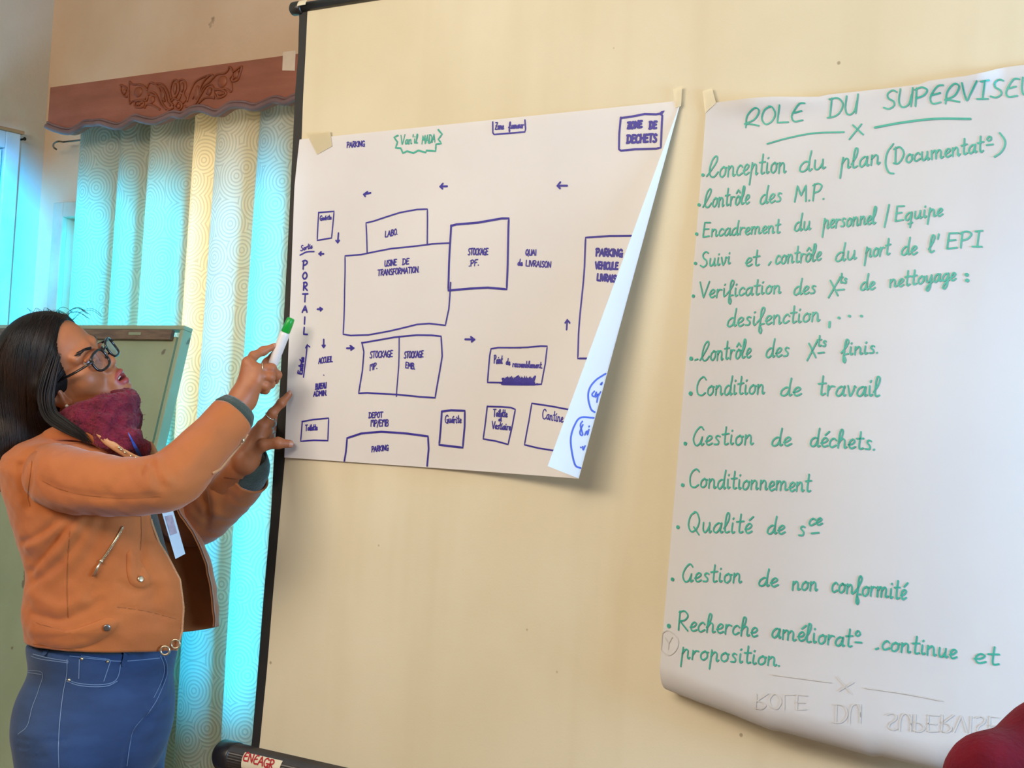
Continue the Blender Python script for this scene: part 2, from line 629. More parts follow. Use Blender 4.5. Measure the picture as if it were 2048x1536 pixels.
def ex(*pxs):
    return [on_y(p, 312, 0.79)[0] for p in pxs]


c1 = curtain(ex(134, 216, 272, 362, 430), 'cyan-lit ring-patterned curtain on the left, behind the woman', 1, 0.84)
c2 = curtain(ex(424, 512, 592) + [-0.55, -0.33, -0.10, 0.05], 'cream ring-patterned curtain on the right, beside the black screen edge', 5, 0.80)
wire = MB()
A_ = on_y(126, 284, 0.905); B_ = on_y(108, 287, 0.86)
wire.tube(catmull([A_, on_y(116, 283, .84), B_, on_y(107, 294, .90), on_y(113, 299, .92)], 0.01), 0.003, 6)
wire.tube([A_, (A_[0] + 0.05, 0.905, A_[2]), (0.05, 0.905, A_[2] + 0.01)], 0.003, 6)
o = wire.build('curtain_wire', mat('wire', '6d6657', 0.4, metal=0.7), smooth=True)
tag(o, 'bent grey curtain wire looped at the left end below the pelmet', 'curtain wire')

# ================================================================== PELMET
M_pel = mat('pelmet_paint', '9a5840', 0.5, '85482f', 5.0, 6.0, 0.1, 90, stretch=(1, 1, 5))
M_mold = mat('pelmet_molding', '7d5f5c', 0.42, '6b4c48', 9.0)
M_carve = mat('pelmet_carving', '8a4420', 0.5, '74340f', 12.0)
YP = 0.70
ZS = 3.864
def pz(x, y):                     # points traced from the pelmet
    return on_y(80 + x / ZS, 100 + y / ZS, YP)
scal = [(58, 600), (130, 630), (225, 650), (290, 625), (350, 588), (420, 585), (465, 577), (520, 592), (600, 612), (660, 590), (735, 545), (800, 560), (880, 572), (960, 545), (1030, 517), (1100, 525), (1180, 482), (1260, 475), (1360, 510), (1420, 480), (1480, 447), (1580, 447), (1660, 465), (1740, 435), (1820, 405), (1900, 422), (1975, 388)]
bot = [pz(*p) for p in scal]
x_l, x_m = bot[0][0], bot[-1][0]
top_z = 0.5 * (on_y(95, 178, YP)[2] + on_y(595, 105, YP)[2])
mir = []
cx_ = x_m + 0.03
for p in bot[::-1]:
    x = 2 * cx_ - p[0]
    if x < 0.10:
        mir.append(np.array([x, p[1], p[2]]))
bot = bot + mir
bot = catmull(bot, 0.012)
pel = empty('pelmet', (x_l, YP, bot[:, 2].min()), 'brown wooden pelmet with scalloped lower edge and carved flowers above the curtains', 'pelmet')
V, F = [], []
n = len(bot)
for y in (YP, YP + 0.022):
    for p in bot: V.append((p[0], y, p[2]))
    for p in bot: V.append((p[0], y, top_z))
for k in range(n - 1):
    F += [(k, k + 1, n + k + 1, n + k), (2 * n + k + 1, 2 * n + k, 3 * n + k, 3 * n + k + 1), (k, 2 * n + k, 2 * n + k + 1, k + 1), (n + k, n + k + 1, 3 * n + k + 1, 3 * n + k)]
F += [(0, n, 3 * n, 2 * n), (n - 1, 3 * n - 1, 4 * n - 1, 2 * n - 1)]
mesh('front_board', V, F, M_pel, pel, smooth=False)
b = MB(); b.box((x_l, YP + 0.022, bot[0][2] + 0.01), (x_l + 0.02, YW - 0.001, top_z), 0.002)
b.build('side_board', M_pel, pel)
b = MB(); b.box((x_l + 0.02, YP + 0.022, top_z - 0.018), (bot[-1][0], YW - 0.001, top_z - 0.001), 0.002); b.build('top_board', M_pel, pel)
b = MB(); b.tube(bot + np.array([0, -0.004, 0.004]), 0.0085, 10); b.tube(bot + np.array([0, -0.002, 0.016]), 0.004, 8)
b.build('scalloped_molding', M_mold, pel, smooth=True)
carv = [
 [(625, 270), (660, 285), (690, 320), (680, 360), (650, 355), (630, 320), (625, 270)],
 [(695, 245), (720, 265), (770, 265), (810, 285), (832, 312)], [(695, 245), (688, 300), (690, 370), (697, 415), (720, 395), (790, 385), (828, 390), (835, 330)],
 [(740, 400), (780, 390), (805, 410), (800, 440), (760, 445), (733, 435), (740, 400)],
 [(828, 295), (850, 255), (880, 258), (910, 280), (930, 320), (940, 380), (960, 430), (1000, 462), (1035, 445)],
 [(880, 262), (930, 260), (970, 290), (995, 340), (1010, 400), (1035, 430)], [(910, 280), (950, 300), (975, 350), (985, 400), (1010, 432)],
 [(835, 330), (870, 325), (900, 345), (920, 390), (940, 430), (980, 460)], [(815, 380), (850, 340), (905, 362)], [(808, 452), (830, 420), (880, 430), (930, 462)],
 [(1020, 380), (1008, 320), (1020, 260), (1045, 230), (1070, 250), (1077, 300), (1060, 350), (1030, 380)],
 [(1070, 250), (1090, 230), (1120, 240), (1130, 290), (1112, 340), (1130, 380), (1108, 412)], [(1018, 398), (1040, 375), (1075, 385), (1092, 340)],
 [(1048, 440), (1070, 400), (1095, 410), (1102, 440), (1075, 467), (1048, 440)],
 [(1115, 432), (1150, 442), (1200, 420), (1230, 370), (1240, 300), (1270, 240), (1320, 193), (1342, 205), (1320, 240), (1262, 290), (1238, 352)],
 [(1138, 402), (1160, 330), (1200, 250), (1260, 213), (1310, 195)], [(1208, 412), (1250, 340), (1290, 280), (1330, 273), (1347, 310), (1345, 382)], [(1218, 422), (1280, 370), (1345, 370)],
 [(1338, 222), (1370, 190), (1430, 180), (1455, 155), (1465, 130), (1485, 150), (1490, 190), (1465, 225), (1482, 260), (1480, 322), (1440, 300), (1390, 305), (1348, 300)],
 [(1495, 170), (1530, 145), (1562, 128), (1550, 180), (1530, 230), (1490, 242), (1495, 200)], [(1353, 310), (1400, 308), (1442, 330), (1420, 360), (1370, 372), (1355, 340)],
 [(1400, 340), (1430, 335)], [(1500, 225), (1545, 150)], [(640, 330), (675, 300)], [(750, 425), (795, 405)], [(945, 340), (968, 400)], [(1180, 380), (1215, 300)], [(1290, 340), (1330, 300)]]
b = MB()
for st in carv:
    P = catmull([pz(*q) for q in st], 0.006)
    b.tube(P + np.array([0, -0.0005, 0]), 0.0042, 8, flat=0.75)
for (cx, cy, rx, ry) in ((657, 322, 22, 30), (760, 325, 55, 50), (770, 418, 25, 18), (1045, 300, 24, 55), (1100, 290, 22, 48), (1075, 435, 22, 24), (1410, 245, 60, 55), (1525, 190, 24, 38), (1395, 338, 34, 20), (950, 350, 30, 60), (1215, 330, 34, 70), (1310, 320, 28, 40), (870, 385, 32, 36)):
    c = pz(cx, cy); ex_ = rx / ZS / 3200 * 3.9 * 1.05; ez = ry / ZS / 3200 * 3.9
    v = []
    for i in range(6):
        for k in range(16):
            a = 2 * math.pi * k / 16; q = (i / 5) * math.pi / 2
            v.append((c[0] + ex_ * math.cos(q) * math.cos(a), c[1] - 0.006 * math.sin(q), c[2] + ez * math.cos(q) * math.sin(a)))
    b.add(v, grid_faces(6, 16, True))
b.build('carved_flowers', M_carve, pel, smooth=True)
M_tape = mat('paper_tape', 'd8c0a8', 0.6, 'c9ae95', 20.0)
q = [on_y(80 + x / ZS, 100 + y / ZS, YP - 0.0015) for x, y in ((1878, 15), (1975, 2), (1968, 160), (1872, 158))]
q2 = [p + np.array([0, 0.001, 0]) for p in q]
o = mesh('tape_patch', q + q2, [(0, 1, 2, 3), (7, 6, 5, 4), (0, 3, 7, 4), (1, 5, 6, 2), (0, 4, 5, 1), (3, 2, 6, 7)], M_tape, smooth=False)
tag(o, 'pale square of masking tape stuck on the right end of the brown pelmet', 'tape')

# ================================================================== CHALKBOARD
M_green = mat('board_green', '98a286', 0.6, '89967a', 4.0, 6.0, 0.06, 50)
nt = M_green.node_tree; bs = nt.nodes['Principled BSDF']       # chips and scratches showing the wood
ch = nd(nt, 'ShaderNodeTexNoise', Scale=14.0, Detail=6.0); tcn = nd(nt, 'ShaderNodeTexCoord'); nt.links.new(tcn.outputs['Object'], ch.inputs['Vector'])
mxc = nd(nt, 'ShaderNodeMix'); mxc.data_type = 'RGBA'
old = bs.inputs['Base Color'].links[0].from_socket
nt.links.new(ramp(nt, ch.outputs[0], [(0.67, (0, 0, 0, 1)), (0.69, (1, 1, 1, 1))]), mxc.inputs[0]); nt.links.new(old, mxc.inputs[6]); mxc.inputs[7].default_value = srgb('6f6a58'); nt.links.new(mxc.outputs[2], bs.inputs['Base Color'])
M_rail = mat('board_rail', '7b6450', 0.7, '5c4a40', 18.0, 6.0, 0.2, 60, stretch=(1, 1, 6))
M_slot = mat('board_slot', '8f9a80', 0.7)
al = math.radians(12.0)
Tr = on_y(380, 655, 0.58)
bx1, bx0 = Tr[0], -1.98
piv = np.array([bx1, 0.58, Tr[2]])
Rb = np.array([[1, 0, 0], [0, math.cos(al), math.sin(al)], [0, -math.sin(al), math.cos(al)]])   # leans back
ground = (piv[2]) / math.cos(al)
cb = empty('chalkboard', ((bx0 + bx1) / 2, 0.4, 0.0), 'worn green chalkboard leaning on its stand behind the woman', 'chalkboard')
def bb(mbx, x0, x1, d0, d1, y0, y1, bev=0.002):     # d = distance down the board from its top edge, y = out of the board
    mbx.box((x0, 0.58 + y0, piv[2] - d1), (x1, 0.58 + y1, piv[2] - d0), bev, Rb, piv)
b = MB(); bb(b, bx0 + 0.03, bx1 - 0.03, 0.03, 1.28, -0.012, 0.006, 0.0); b.build('writing_panel', M_green, cb)
b = MB()
bb(b, bx0, bx1, 0.0, 0.012, -0.02, 0.012); bb(b, bx0, bx1, 1.28, 1.31, -0.02, 0.012)
bb(b, bx0, bx0 + 0.03, 0.012, 1.28, -0.02, 0.012); bb(b, bx1 - 0.014, bx1, 0.012, 1.28, -0.02, 0.012)
b.build('frame', M_green, cb)
b = MB(); bb(b, bx0 + 0.03, bx1 - 0.04, 0.014, 0.042, -0.026, -0.012); b.build('top_rail', M_rail, cb)
b = MB(); bb(b, bx1 - 0.21, bx1 - 0.16, 0.022, 0.031, -0.028, -0.020); b.build('rail_slot', M_slot, cb)
for x, xr in ((bx0 + 0.01, bx0 + 0.2), (bx1 - 0.06, bx1 - 0.30)):
    b = MB(); bb(b, x, x + 0.045, 1.26, ground - 0.008, -0.012, 0.012); b.build('leg', M_rail, cb)
    b = MB(); b.tube([(xr, 0.605, piv[2] - 0.12), (xr, 0.72, 0.012)], 0.016, 8); b.build('leg', M_rail, cb)

# ================================================================== PROJECTION SCREEN
M_scr = mat('screen_cloth', 'e2d5b8', 0.8, 'd6c6a4', 1.7, 5.0, 0.03, 260, lo=0.38, hi=0.72)
nt = M_scr.node_tree; bs = nt.nodes['Principled BSDF']       # faint water streaks and fly specks on the cloth
tcn = nd(nt, 'ShaderNodeTexCoord'); old = bs.inputs['Base Color'].links[0].from_socket
mp = nd(nt, 'ShaderNodeMapping'); mp.inputs['Scale'].default_value = (9, 9, 0.9); nt.links.new(tcn.outputs['Object'], mp.inputs[0])
sn_ = nd(nt, 'ShaderNodeTexNoise', Scale=1.0, Detail=3.0); nt.links.new(mp.outputs[0], sn_.inputs['Vector'])
m1_ = nd(nt, 'ShaderNodeMix'); m1_.data_type = 'RGBA'; nt.links.new(ramp(nt, sn_.outputs[0], [(0.52, (0, 0, 0, 1)), (0.80, (0.26, 0.26, 0.26, 1))]), m1_.inputs[0]); nt.links.new(old, m1_.inputs[6]); m1_.inputs[7].default_value = srgb('c4b089')
vo_ = nd(nt, 'ShaderNodeTexVoronoi', Scale=9.0); nt.links.new(tcn.outputs['Object'], vo_.inputs['Vector'])
m2_ = nd(nt, 'ShaderNodeMix'); m2_.data_type = 'RGBA'; nt.links.new(ramp(nt, vo_.outputs['Distance'], [(0.022, (0.6, 0.6, 0.6, 1)), (0.034, (0, 0, 0, 1))]), m2_.inputs[0]); nt.links.new(m1_.outputs[2], m2_.inputs[6]); m2_.inputs[7].default_value = srgb('7d6a4c'); nt.links.new(m2_.outputs[2], bs.inputs['Base Color'])
M_blk = mat('screen_black', '1c1a17', 0.6, '2b2722', 8.0)
M_tub = mat('screen_tube', '1a1715', 0.32, '2a2420', 10.0, spec=0.6)
M_plas = mat('cap_plastic', '201c1a', 0.35, '2f2926', 12.0)
inner = [(616, 22), (612.5, 100), (607, 200), (604.5, 275), (594, 480), (585, 650), (571, 900), (559.4, 1030), (544.5, 1196), (532.8, 1340), (518, 1491), (514, 1520)]
outer = [(599, 26), (598.5, 60), (597.0, 100), (590.5, 205), (575.7, 500), (567, 650), (558, 800), (548, 903), (541, 1030), (526, 1196), (514.8, 1340), (502, 1491), (498, 1520)]
wi = np.array([on_y(*p, 0.0) for p in inner]); wo = np.array([on_y(*p, 0.0) for p in outer])
SZ0, SZ1 = 0.690, 2.222
SR = 2.00
scr = empty('projection_screen', (1.0, 0.05, 0.0), 'large cream pull-up projection screen with black borders and roller tubes', 'projection screen')
zz = np.linspace(SZ1, SZ0, 60)
xi = np.interp(-zz, -wi[:, 2], wi[:, 0]); xo = np.interp(-zz, -wo[:, 2], wo[:, 0])
rag = np.random.uniform(-0.0012, 0.0012, 60) * (zz > 2.02)
def wave(x, z):
    return 0.0015 * math.sin(3.1 * x + 0.7) * math.sin(2.4 * z) + 0.0008 * math.sin(9 * x + 2 * z)
V = []
NX = 40
for i, z in enumerate(zz):
    for j in range(NX):
        x = xi[i] + (SR - 0.05 - xi[i]) * j / (NX - 1)
        V.append((x, wave(x, z), z))
mesh('screen_cloth', V, grid_faces(60, NX), M_scr, scr)
V = []
for i, z in enumerate(zz):
    for j in range(3):
        x = xo[i] + rag[i] + (xi[i] - xo[i] - rag[i]) * j / 2
        V.append((x, wave(x, z), z))
mesh('black_border', V, grid_faces(60, 3), M_blk, scr)
V = []
for i, z in enumerate(zz):
    for j in range(3):
        x = SR - 0.05 + 0.05 * j / 2
        V.append((x, wave(x, z), z))
mesh('black_border', V, grid_faces(60, 3), M_blk, scr)
V = []
for i, z in enumerate(zz):
    for j in range(NX):
        x = xo[i] + (SR - xo[i]) * j / (NX - 1)
        V.append((x, wave(x, z) + 0.003, z))
mesh('black_backing', V, grid_faces(60, NX), M_blk, scr)
# upper rod
ra = on_y(590, 18.5, 0.0); zr = on_y(620, 13, 0)[2]
b = MB(); b.tube([(ra[0] - 0.004, 0, zr), (SR + 0.03, 0, zr)], 0.0105, 16); b.build('top_rod', M_tub, scr, smooth=True)
b = MB(); prof = [(0.0, 0.004), (0.002, 0.010), (0.007, 0.0145), (0.03, 0.0145), (0.034, 0.012)]
b.tube([(ra[0] - 0.010 + p, 0, zr) for p, r in prof], [r for p, r in prof], 18); b.build('rod_cap', M_plas, scr, smooth=True)
b = MB(); b.tube([(SR + 0.045 - p, 0, zr) for p, r in prof], [r for p, r in prof], 18); b.build('rod_cap', M_plas, scr, smooth=True)
M_stick = mat('sticker_paper', 'e6d9bd', 0.5, 'd8c8a8', 30.0)
b = MB()
def on_tube(z0, r, x0, x1, a0, a1, n=8, m=2):
    v = []
    for i in range(n):
        a = a0 + (a1 - a0) * i / (n - 1)
        for j in range(m):
            v.append((x0 + (x1 - x0) * j / (m - 1), -r * math.cos(a), z0 + r * math.sin(a)))
    return v, grid_faces(n, m)
xs = on_y(596, 14, -0.012)[0]
b.add(*on_tube(zr, 0.0150, xs, xs + 0.024, 0.0, 0.9)); b.build('sticker', M_stick, scr, smooth=True)
# lower roller housing: a ribbed tube
rc = on_y(468, 1515, 0.0); xr0 = on_y(441, 1505, 0.0)[0]
RR = 0.0305
def ribbed(x0, x1, r, depth, ribs, nk=120):
    v = []
    for x in (x0, x1):
        for k in range(nk):
            a = 2 * math.pi * k / nk
            rr = r - depth * (0.5 + 0.5 * math.cos(a * ribs)) * (1 if -2.4 < math.atan2(math.sin(a), -math.cos(a)) < 0.55 else 0)
            v.append((x, rr * math.cos(a), rc[2] + rr * math.sin(a)))
    f = grid_faces(2, nk, True) + [tuple(range(nk)), tuple(range(2 * nk - 1, nk - 1, -1))]
    return v, f
b = MB(); b.add(*ribbed(xr0 + 0.045, SR + 0.05, RR, 0.0022, 34)); b.build('roller_housing', mat('roller_tube', '3b312a', 0.3, '2c2420', 10.0, spec=0.6), scr, smooth=True)  # reflected light on the black tube is put into this lighter brown
def cap_end(x, s, name):
    prof = [(0.0, 0.018), (0.003, 0.027), (0.010, 0.0325), (0.046, 0.0328), (0.050, 0.031)]
    b = MB(); b.tube([(x + s * p, 0, rc[2]) for p, r in prof], [r for p, r in prof], 32); return b.build(name, M_plas, scr, smooth=True)
cap_end(xr0, 1, 'roller_cap'); cap_end(SR + 0.10, -1, 'roller_cap')
# white paper label wrapped on the tube, red hand lettering
xa = on_y(484, 1515, -0.03)[0]; xb = on_y(560, 1527, -0.03)[0]
lv, lf = on_tube(rc[2], RR + 0.0008, xa, xb, -0.25, 0.78, 10, 6)
lab = mesh('paper_label', lv, lf, M_stick, scr); tag(lab, 'white paper label with red hand lettering')
LABEL_TREE = bvh(lv, lf)
# stand behind the cloth
b = MB(); b.tube([(1.0, 0.055, 0.05), (1.0, 0.055, zr + 0.01)], 0.013, 12); b.tube([(1.0, 0.055, zr), (1.0, 0.0, zr)], 0.008, 8); b.tube([(1.0, 0.055, rc[2]), (1.0, 0.02, rc[2])], 0.012, 8); b.build('stand_pole', M_tub, scr, smooth=True)
for a in (90, 210, 330):
    b = MB(); b.tube([(1.0, 0.055, 0.45), (1.0 + 0.42 * math.cos(math.radians(a)), 0.055 + 0.42 * math.sin(math.radians(a)), 0.011)], 0.009, 8); b.build('leg', M_tub, scr, smooth=True)
# ================================================================== PAPER SHEETS
def paper(name, col, col2):
    m = bpy.data.materials.new(name); m.use_nodes = True
    nt = m.node_tree; b = nt.nodes['Principled BSDF']
    tc = nd(nt, 'ShaderNodeTexCoord'); n = nd(nt, 'ShaderNodeTexNoise', Scale=3.0, Detail=3.0); nt.links.new(tc.outputs['Object'], n.inputs['Vector'])
    c = ramp(nt, n.outputs[0], [(0.35, srgb(col)), (0.7, srgb(col2))])
    nt.links.new(c, b.inputs['Base Color']); b.inputs['Roughness'].default_value = 0.55; b.inputs['Specular IOR Level'].default_value = 0.3
    t = nd(nt, 'ShaderNodeBsdfTranslucent', Color=srgb('e6dcd2'))
    n2 = nd(nt, 'ShaderNodeTexNoise', Scale=7.0, Detail=4.0); nt.links.new(tc.outputs['Object'], n2.inputs['Vector'])
    bp = nd(nt, 'ShaderNodeBump', Strength=0.12, Distance=0.01); nt.links.new(n2.outputs[0], bp.inputs['Height']); nt.links.new(bp.outputs[0], b.inputs['Normal'])
    mx = nd(nt, 'ShaderNodeMixShader'); mx.inputs[0].default_value = 0.12
    nt.links.new(b.outputs[0], mx.inputs[1]); nt.links.new(t.outputs[0], mx.inputs[2]); nt.links.new(mx.outputs[0], nt.nodes['Material Output'].inputs[0])
    return m


M_paper = paper('flipchart_paper', 'ebe6e4', 'e4dfde')
M_blue = mat('blue_marker_ink', '2b1f8c', 0.5, '35279a', 40.0)
M_teal = mat('green_marker_ink', '3fae97', 0.5, '2f9f8a', 30.0)
M_ghost = mat('faint_ink', 'd2ccc7', 0.6, 'c8c2bd', 30.0)
M_red = mat('red_marker_ink', 'b3202a', 0.5)

# ---- sheet with the site plan: flat, its right side rolled over like a cone that starts at the taped corner
S1Y = -0.006
TRc = np.array([on_y(1362, 203, S1Y)[0], S1Y, 1.953]); S1H = 0.656
tl1 = on_y(599, 279, S1Y); bl1 = on_y(572, 915, S1Y)
TH0, DE, R1 = math.radians(11.9), math.radians(0.8), math.radians(118)
TROLL = R1 * math.sin(DE) + math.radians(5.1)


def s1_y(x, z):                       # gentle lift of the flat part
    u = x - tl1[0]
    return S1Y - 0.010 * math.exp(-max(u, 0) / 0.025) * min(1, max(0, (tl1[2] - z) / 0.1)) - 0.0012 * math.sin(7 * x) * math.sin(5 * z)


def lift(x, z):                       # the lower right part stands off the screen
    v = min(1.05, max(0.0, (TRc[2] - z) / S1H))
    xf = TRc[0] - math.tan(TH0) * v * S1H
    u = min(1.25, max(0.0, (x - tl1[0]) / (xf - tl1[0])))
    return 0.050 * v * max(0.0, (u - 0.45) / 0.55) ** 2


def dirv(a):
    return np.array([-math.sin(a), 0, -math.cos(a)])


def s1_cone(rho, t):
    """point of the rolled side: a tight bend of R1, then a flat flap"""
    g = dirv(TH0)
    if t <= 0:
        return TRc + rho * g
    tan = np.array([math.cos(TH0), 0, -math.sin(TH0)]); n = np.array([0, -1.0, 0])
    t1 = R1 * math.sin(DE); r = min(t, t1) / math.sin(DE)
    axv = g * math.cos(DE) + n * math.sin(DE)
    p = g - axv * math.cos(DE); q = tan * math.sin(DE)
    v = axv * math.cos(DE) + p * math.cos(r) + q * math.sin(r)
    if t > t1:
        tn = (-p * math.sin(r) + q * math.cos(r)) / math.sin(DE)
        v = v * math.cos(t - t1) + tn * math.sin(t - t1)
    return TRc + rho * v


V = []
NV, NF, NC = 48, 60, 46
wtop = TRc[0] - tl1[0]
for i in range(NV):
    v = i / (NV - 1)
    zl = tl1[2] + (bl1[2] - tl1[2]) * v
    left = np.array([tl1[0] + (bl1[0] - tl1[0]) * v, 0, zl])
    # the fold line on this row, then the rolled part
    s = max(v * S1H, 1e-4)
    rho0 = s / math.cos(TH0)
    fold = s1_cone(rho0, 0)
    row = []
    for j in range(NF):
        u = j / (NF - 1)
        p = left + (fold - left) * u
        p = np.array([p[0], 0, p[2]])
        p[1] = s1_y(p[0], p[2]) * (1 - u ** 6) + S1Y * u ** 6
        row.append(p)
    for j in range(1, NC):
        t = TROLL * (j / (NC - 1)) ** 1.4
        row.append(s1_cone(s / math.cos(TH0 - t), t))
    for k_, p in enumerate(row):
        d = lift(p[0], p[2]) if k_ < NF else lift(row[NF - 1][0] - 0.001, row[NF - 1][2])
        if k_ == NF - 1: dfold = d
        row[k_] = p + (d if k_ < NF else dfold) * np.array([0.0, -1.0, 0])
    V += row
F1 = grid_faces(NV, NF + NC - 1)
sheet1 = empty('flipchart_sheet', ((tl1[0] + TRc[0]) / 2, S1Y, bl1[2]), 'white paper sheet with a blue marker site plan, its right side curling over', 'paper sheet')
mesh('paper', V, F1, M_paper, sheet1)
T1 = bvh(V, F1)

# ---- sheet with the list of tasks: taped at the top, lower end curled back towards the screen
a2 = on_y(1413, 207, -0.004); W2 = 0.655
top2 = [(1413, 207), (1431, 205.5), (1556, 197), (1641, 196.5), (1664, 191), (1752, 181), (1843, 172), (1853, 166), (1941, 156), (1983, 147.7), (2000, 138), (2048, 131.4), (2110, 123)]
t2 = np.array([on_y(*p, -0.004) for p in top2])


def s2_pt(u, v):
    """u across in metres, v down in metres"""
    x = a2[0] + u * (W2 / W2)
    ztop = np.interp(x, t2[:, 0], t2[:, 2])
    vc = 0.945 + 0.072 * u / W2                   # where the roll begins
    lean = 0.047 * min(v / 0.95, 1.2) ** 1.15
    belly = 0.012 * math.sin(math.pi * min(u / W2, 1)) * math.sin(math.pi * min(v / 0.9, 1))
    lip = 0.016 * math.exp(-(v / 0.022) ** 2) * min(1, max(0, (u - 0.01) / 0.08)) * (0.7 + 0.3 * math.sin(16 * u)) * (1 if x < t2[9][0] else 0.35)
    cup = 0.032 * math.sin(math.pi * min(1, u / W2) ** 0.8)
    y0 = -0.004 - lean - belly - lip - cup * min(1, v / 0.4)
    if v <= vc:
        return np.array([x - 0.004 * v, y0, ztop - v])
    R = 0.042
    a = min((v - vc) / R, 2.6)
    yc = -0.004 - 0.047 * min(vc / 0.95, 1.2) ** 1.15 - 0.012 * math.sin(math.pi * min(u / W2, 1)) * math.sin(math.pi * min(vc / 0.9, 1)) - cup
    return np.array([x - 0.004 * v, min(yc + R * (1 - math.cos(a)) * 0.72, -0.004), ztop - vc - R * math.sin(a) * 1.0])


NU2, NV2 = 44, 130
vv = np.r_[np.linspace(0, 0.09, 18)[:-1], np.linspace(0.09, 0.92, 70)[:-1], np.linspace(0.92, 1.06, 44)]
V2 = [s2_pt(W2 * j / (NU2 - 1), v) for v in vv for j in range(NU2)]
F2 = grid_faces(len(vv), NU2)
sheet2 = empty('flipchart_sheet', (a2[0] + W2 / 2, -0.03, 0.95), 'white paper sheet with a green handwritten list, bottom end curled under', 'paper sheet')
mesh('paper', V2, F2, paper('list_paper', 'dedbdb', 'd6d3d5'), sheet2)
T2 = bvh(V2, F2)

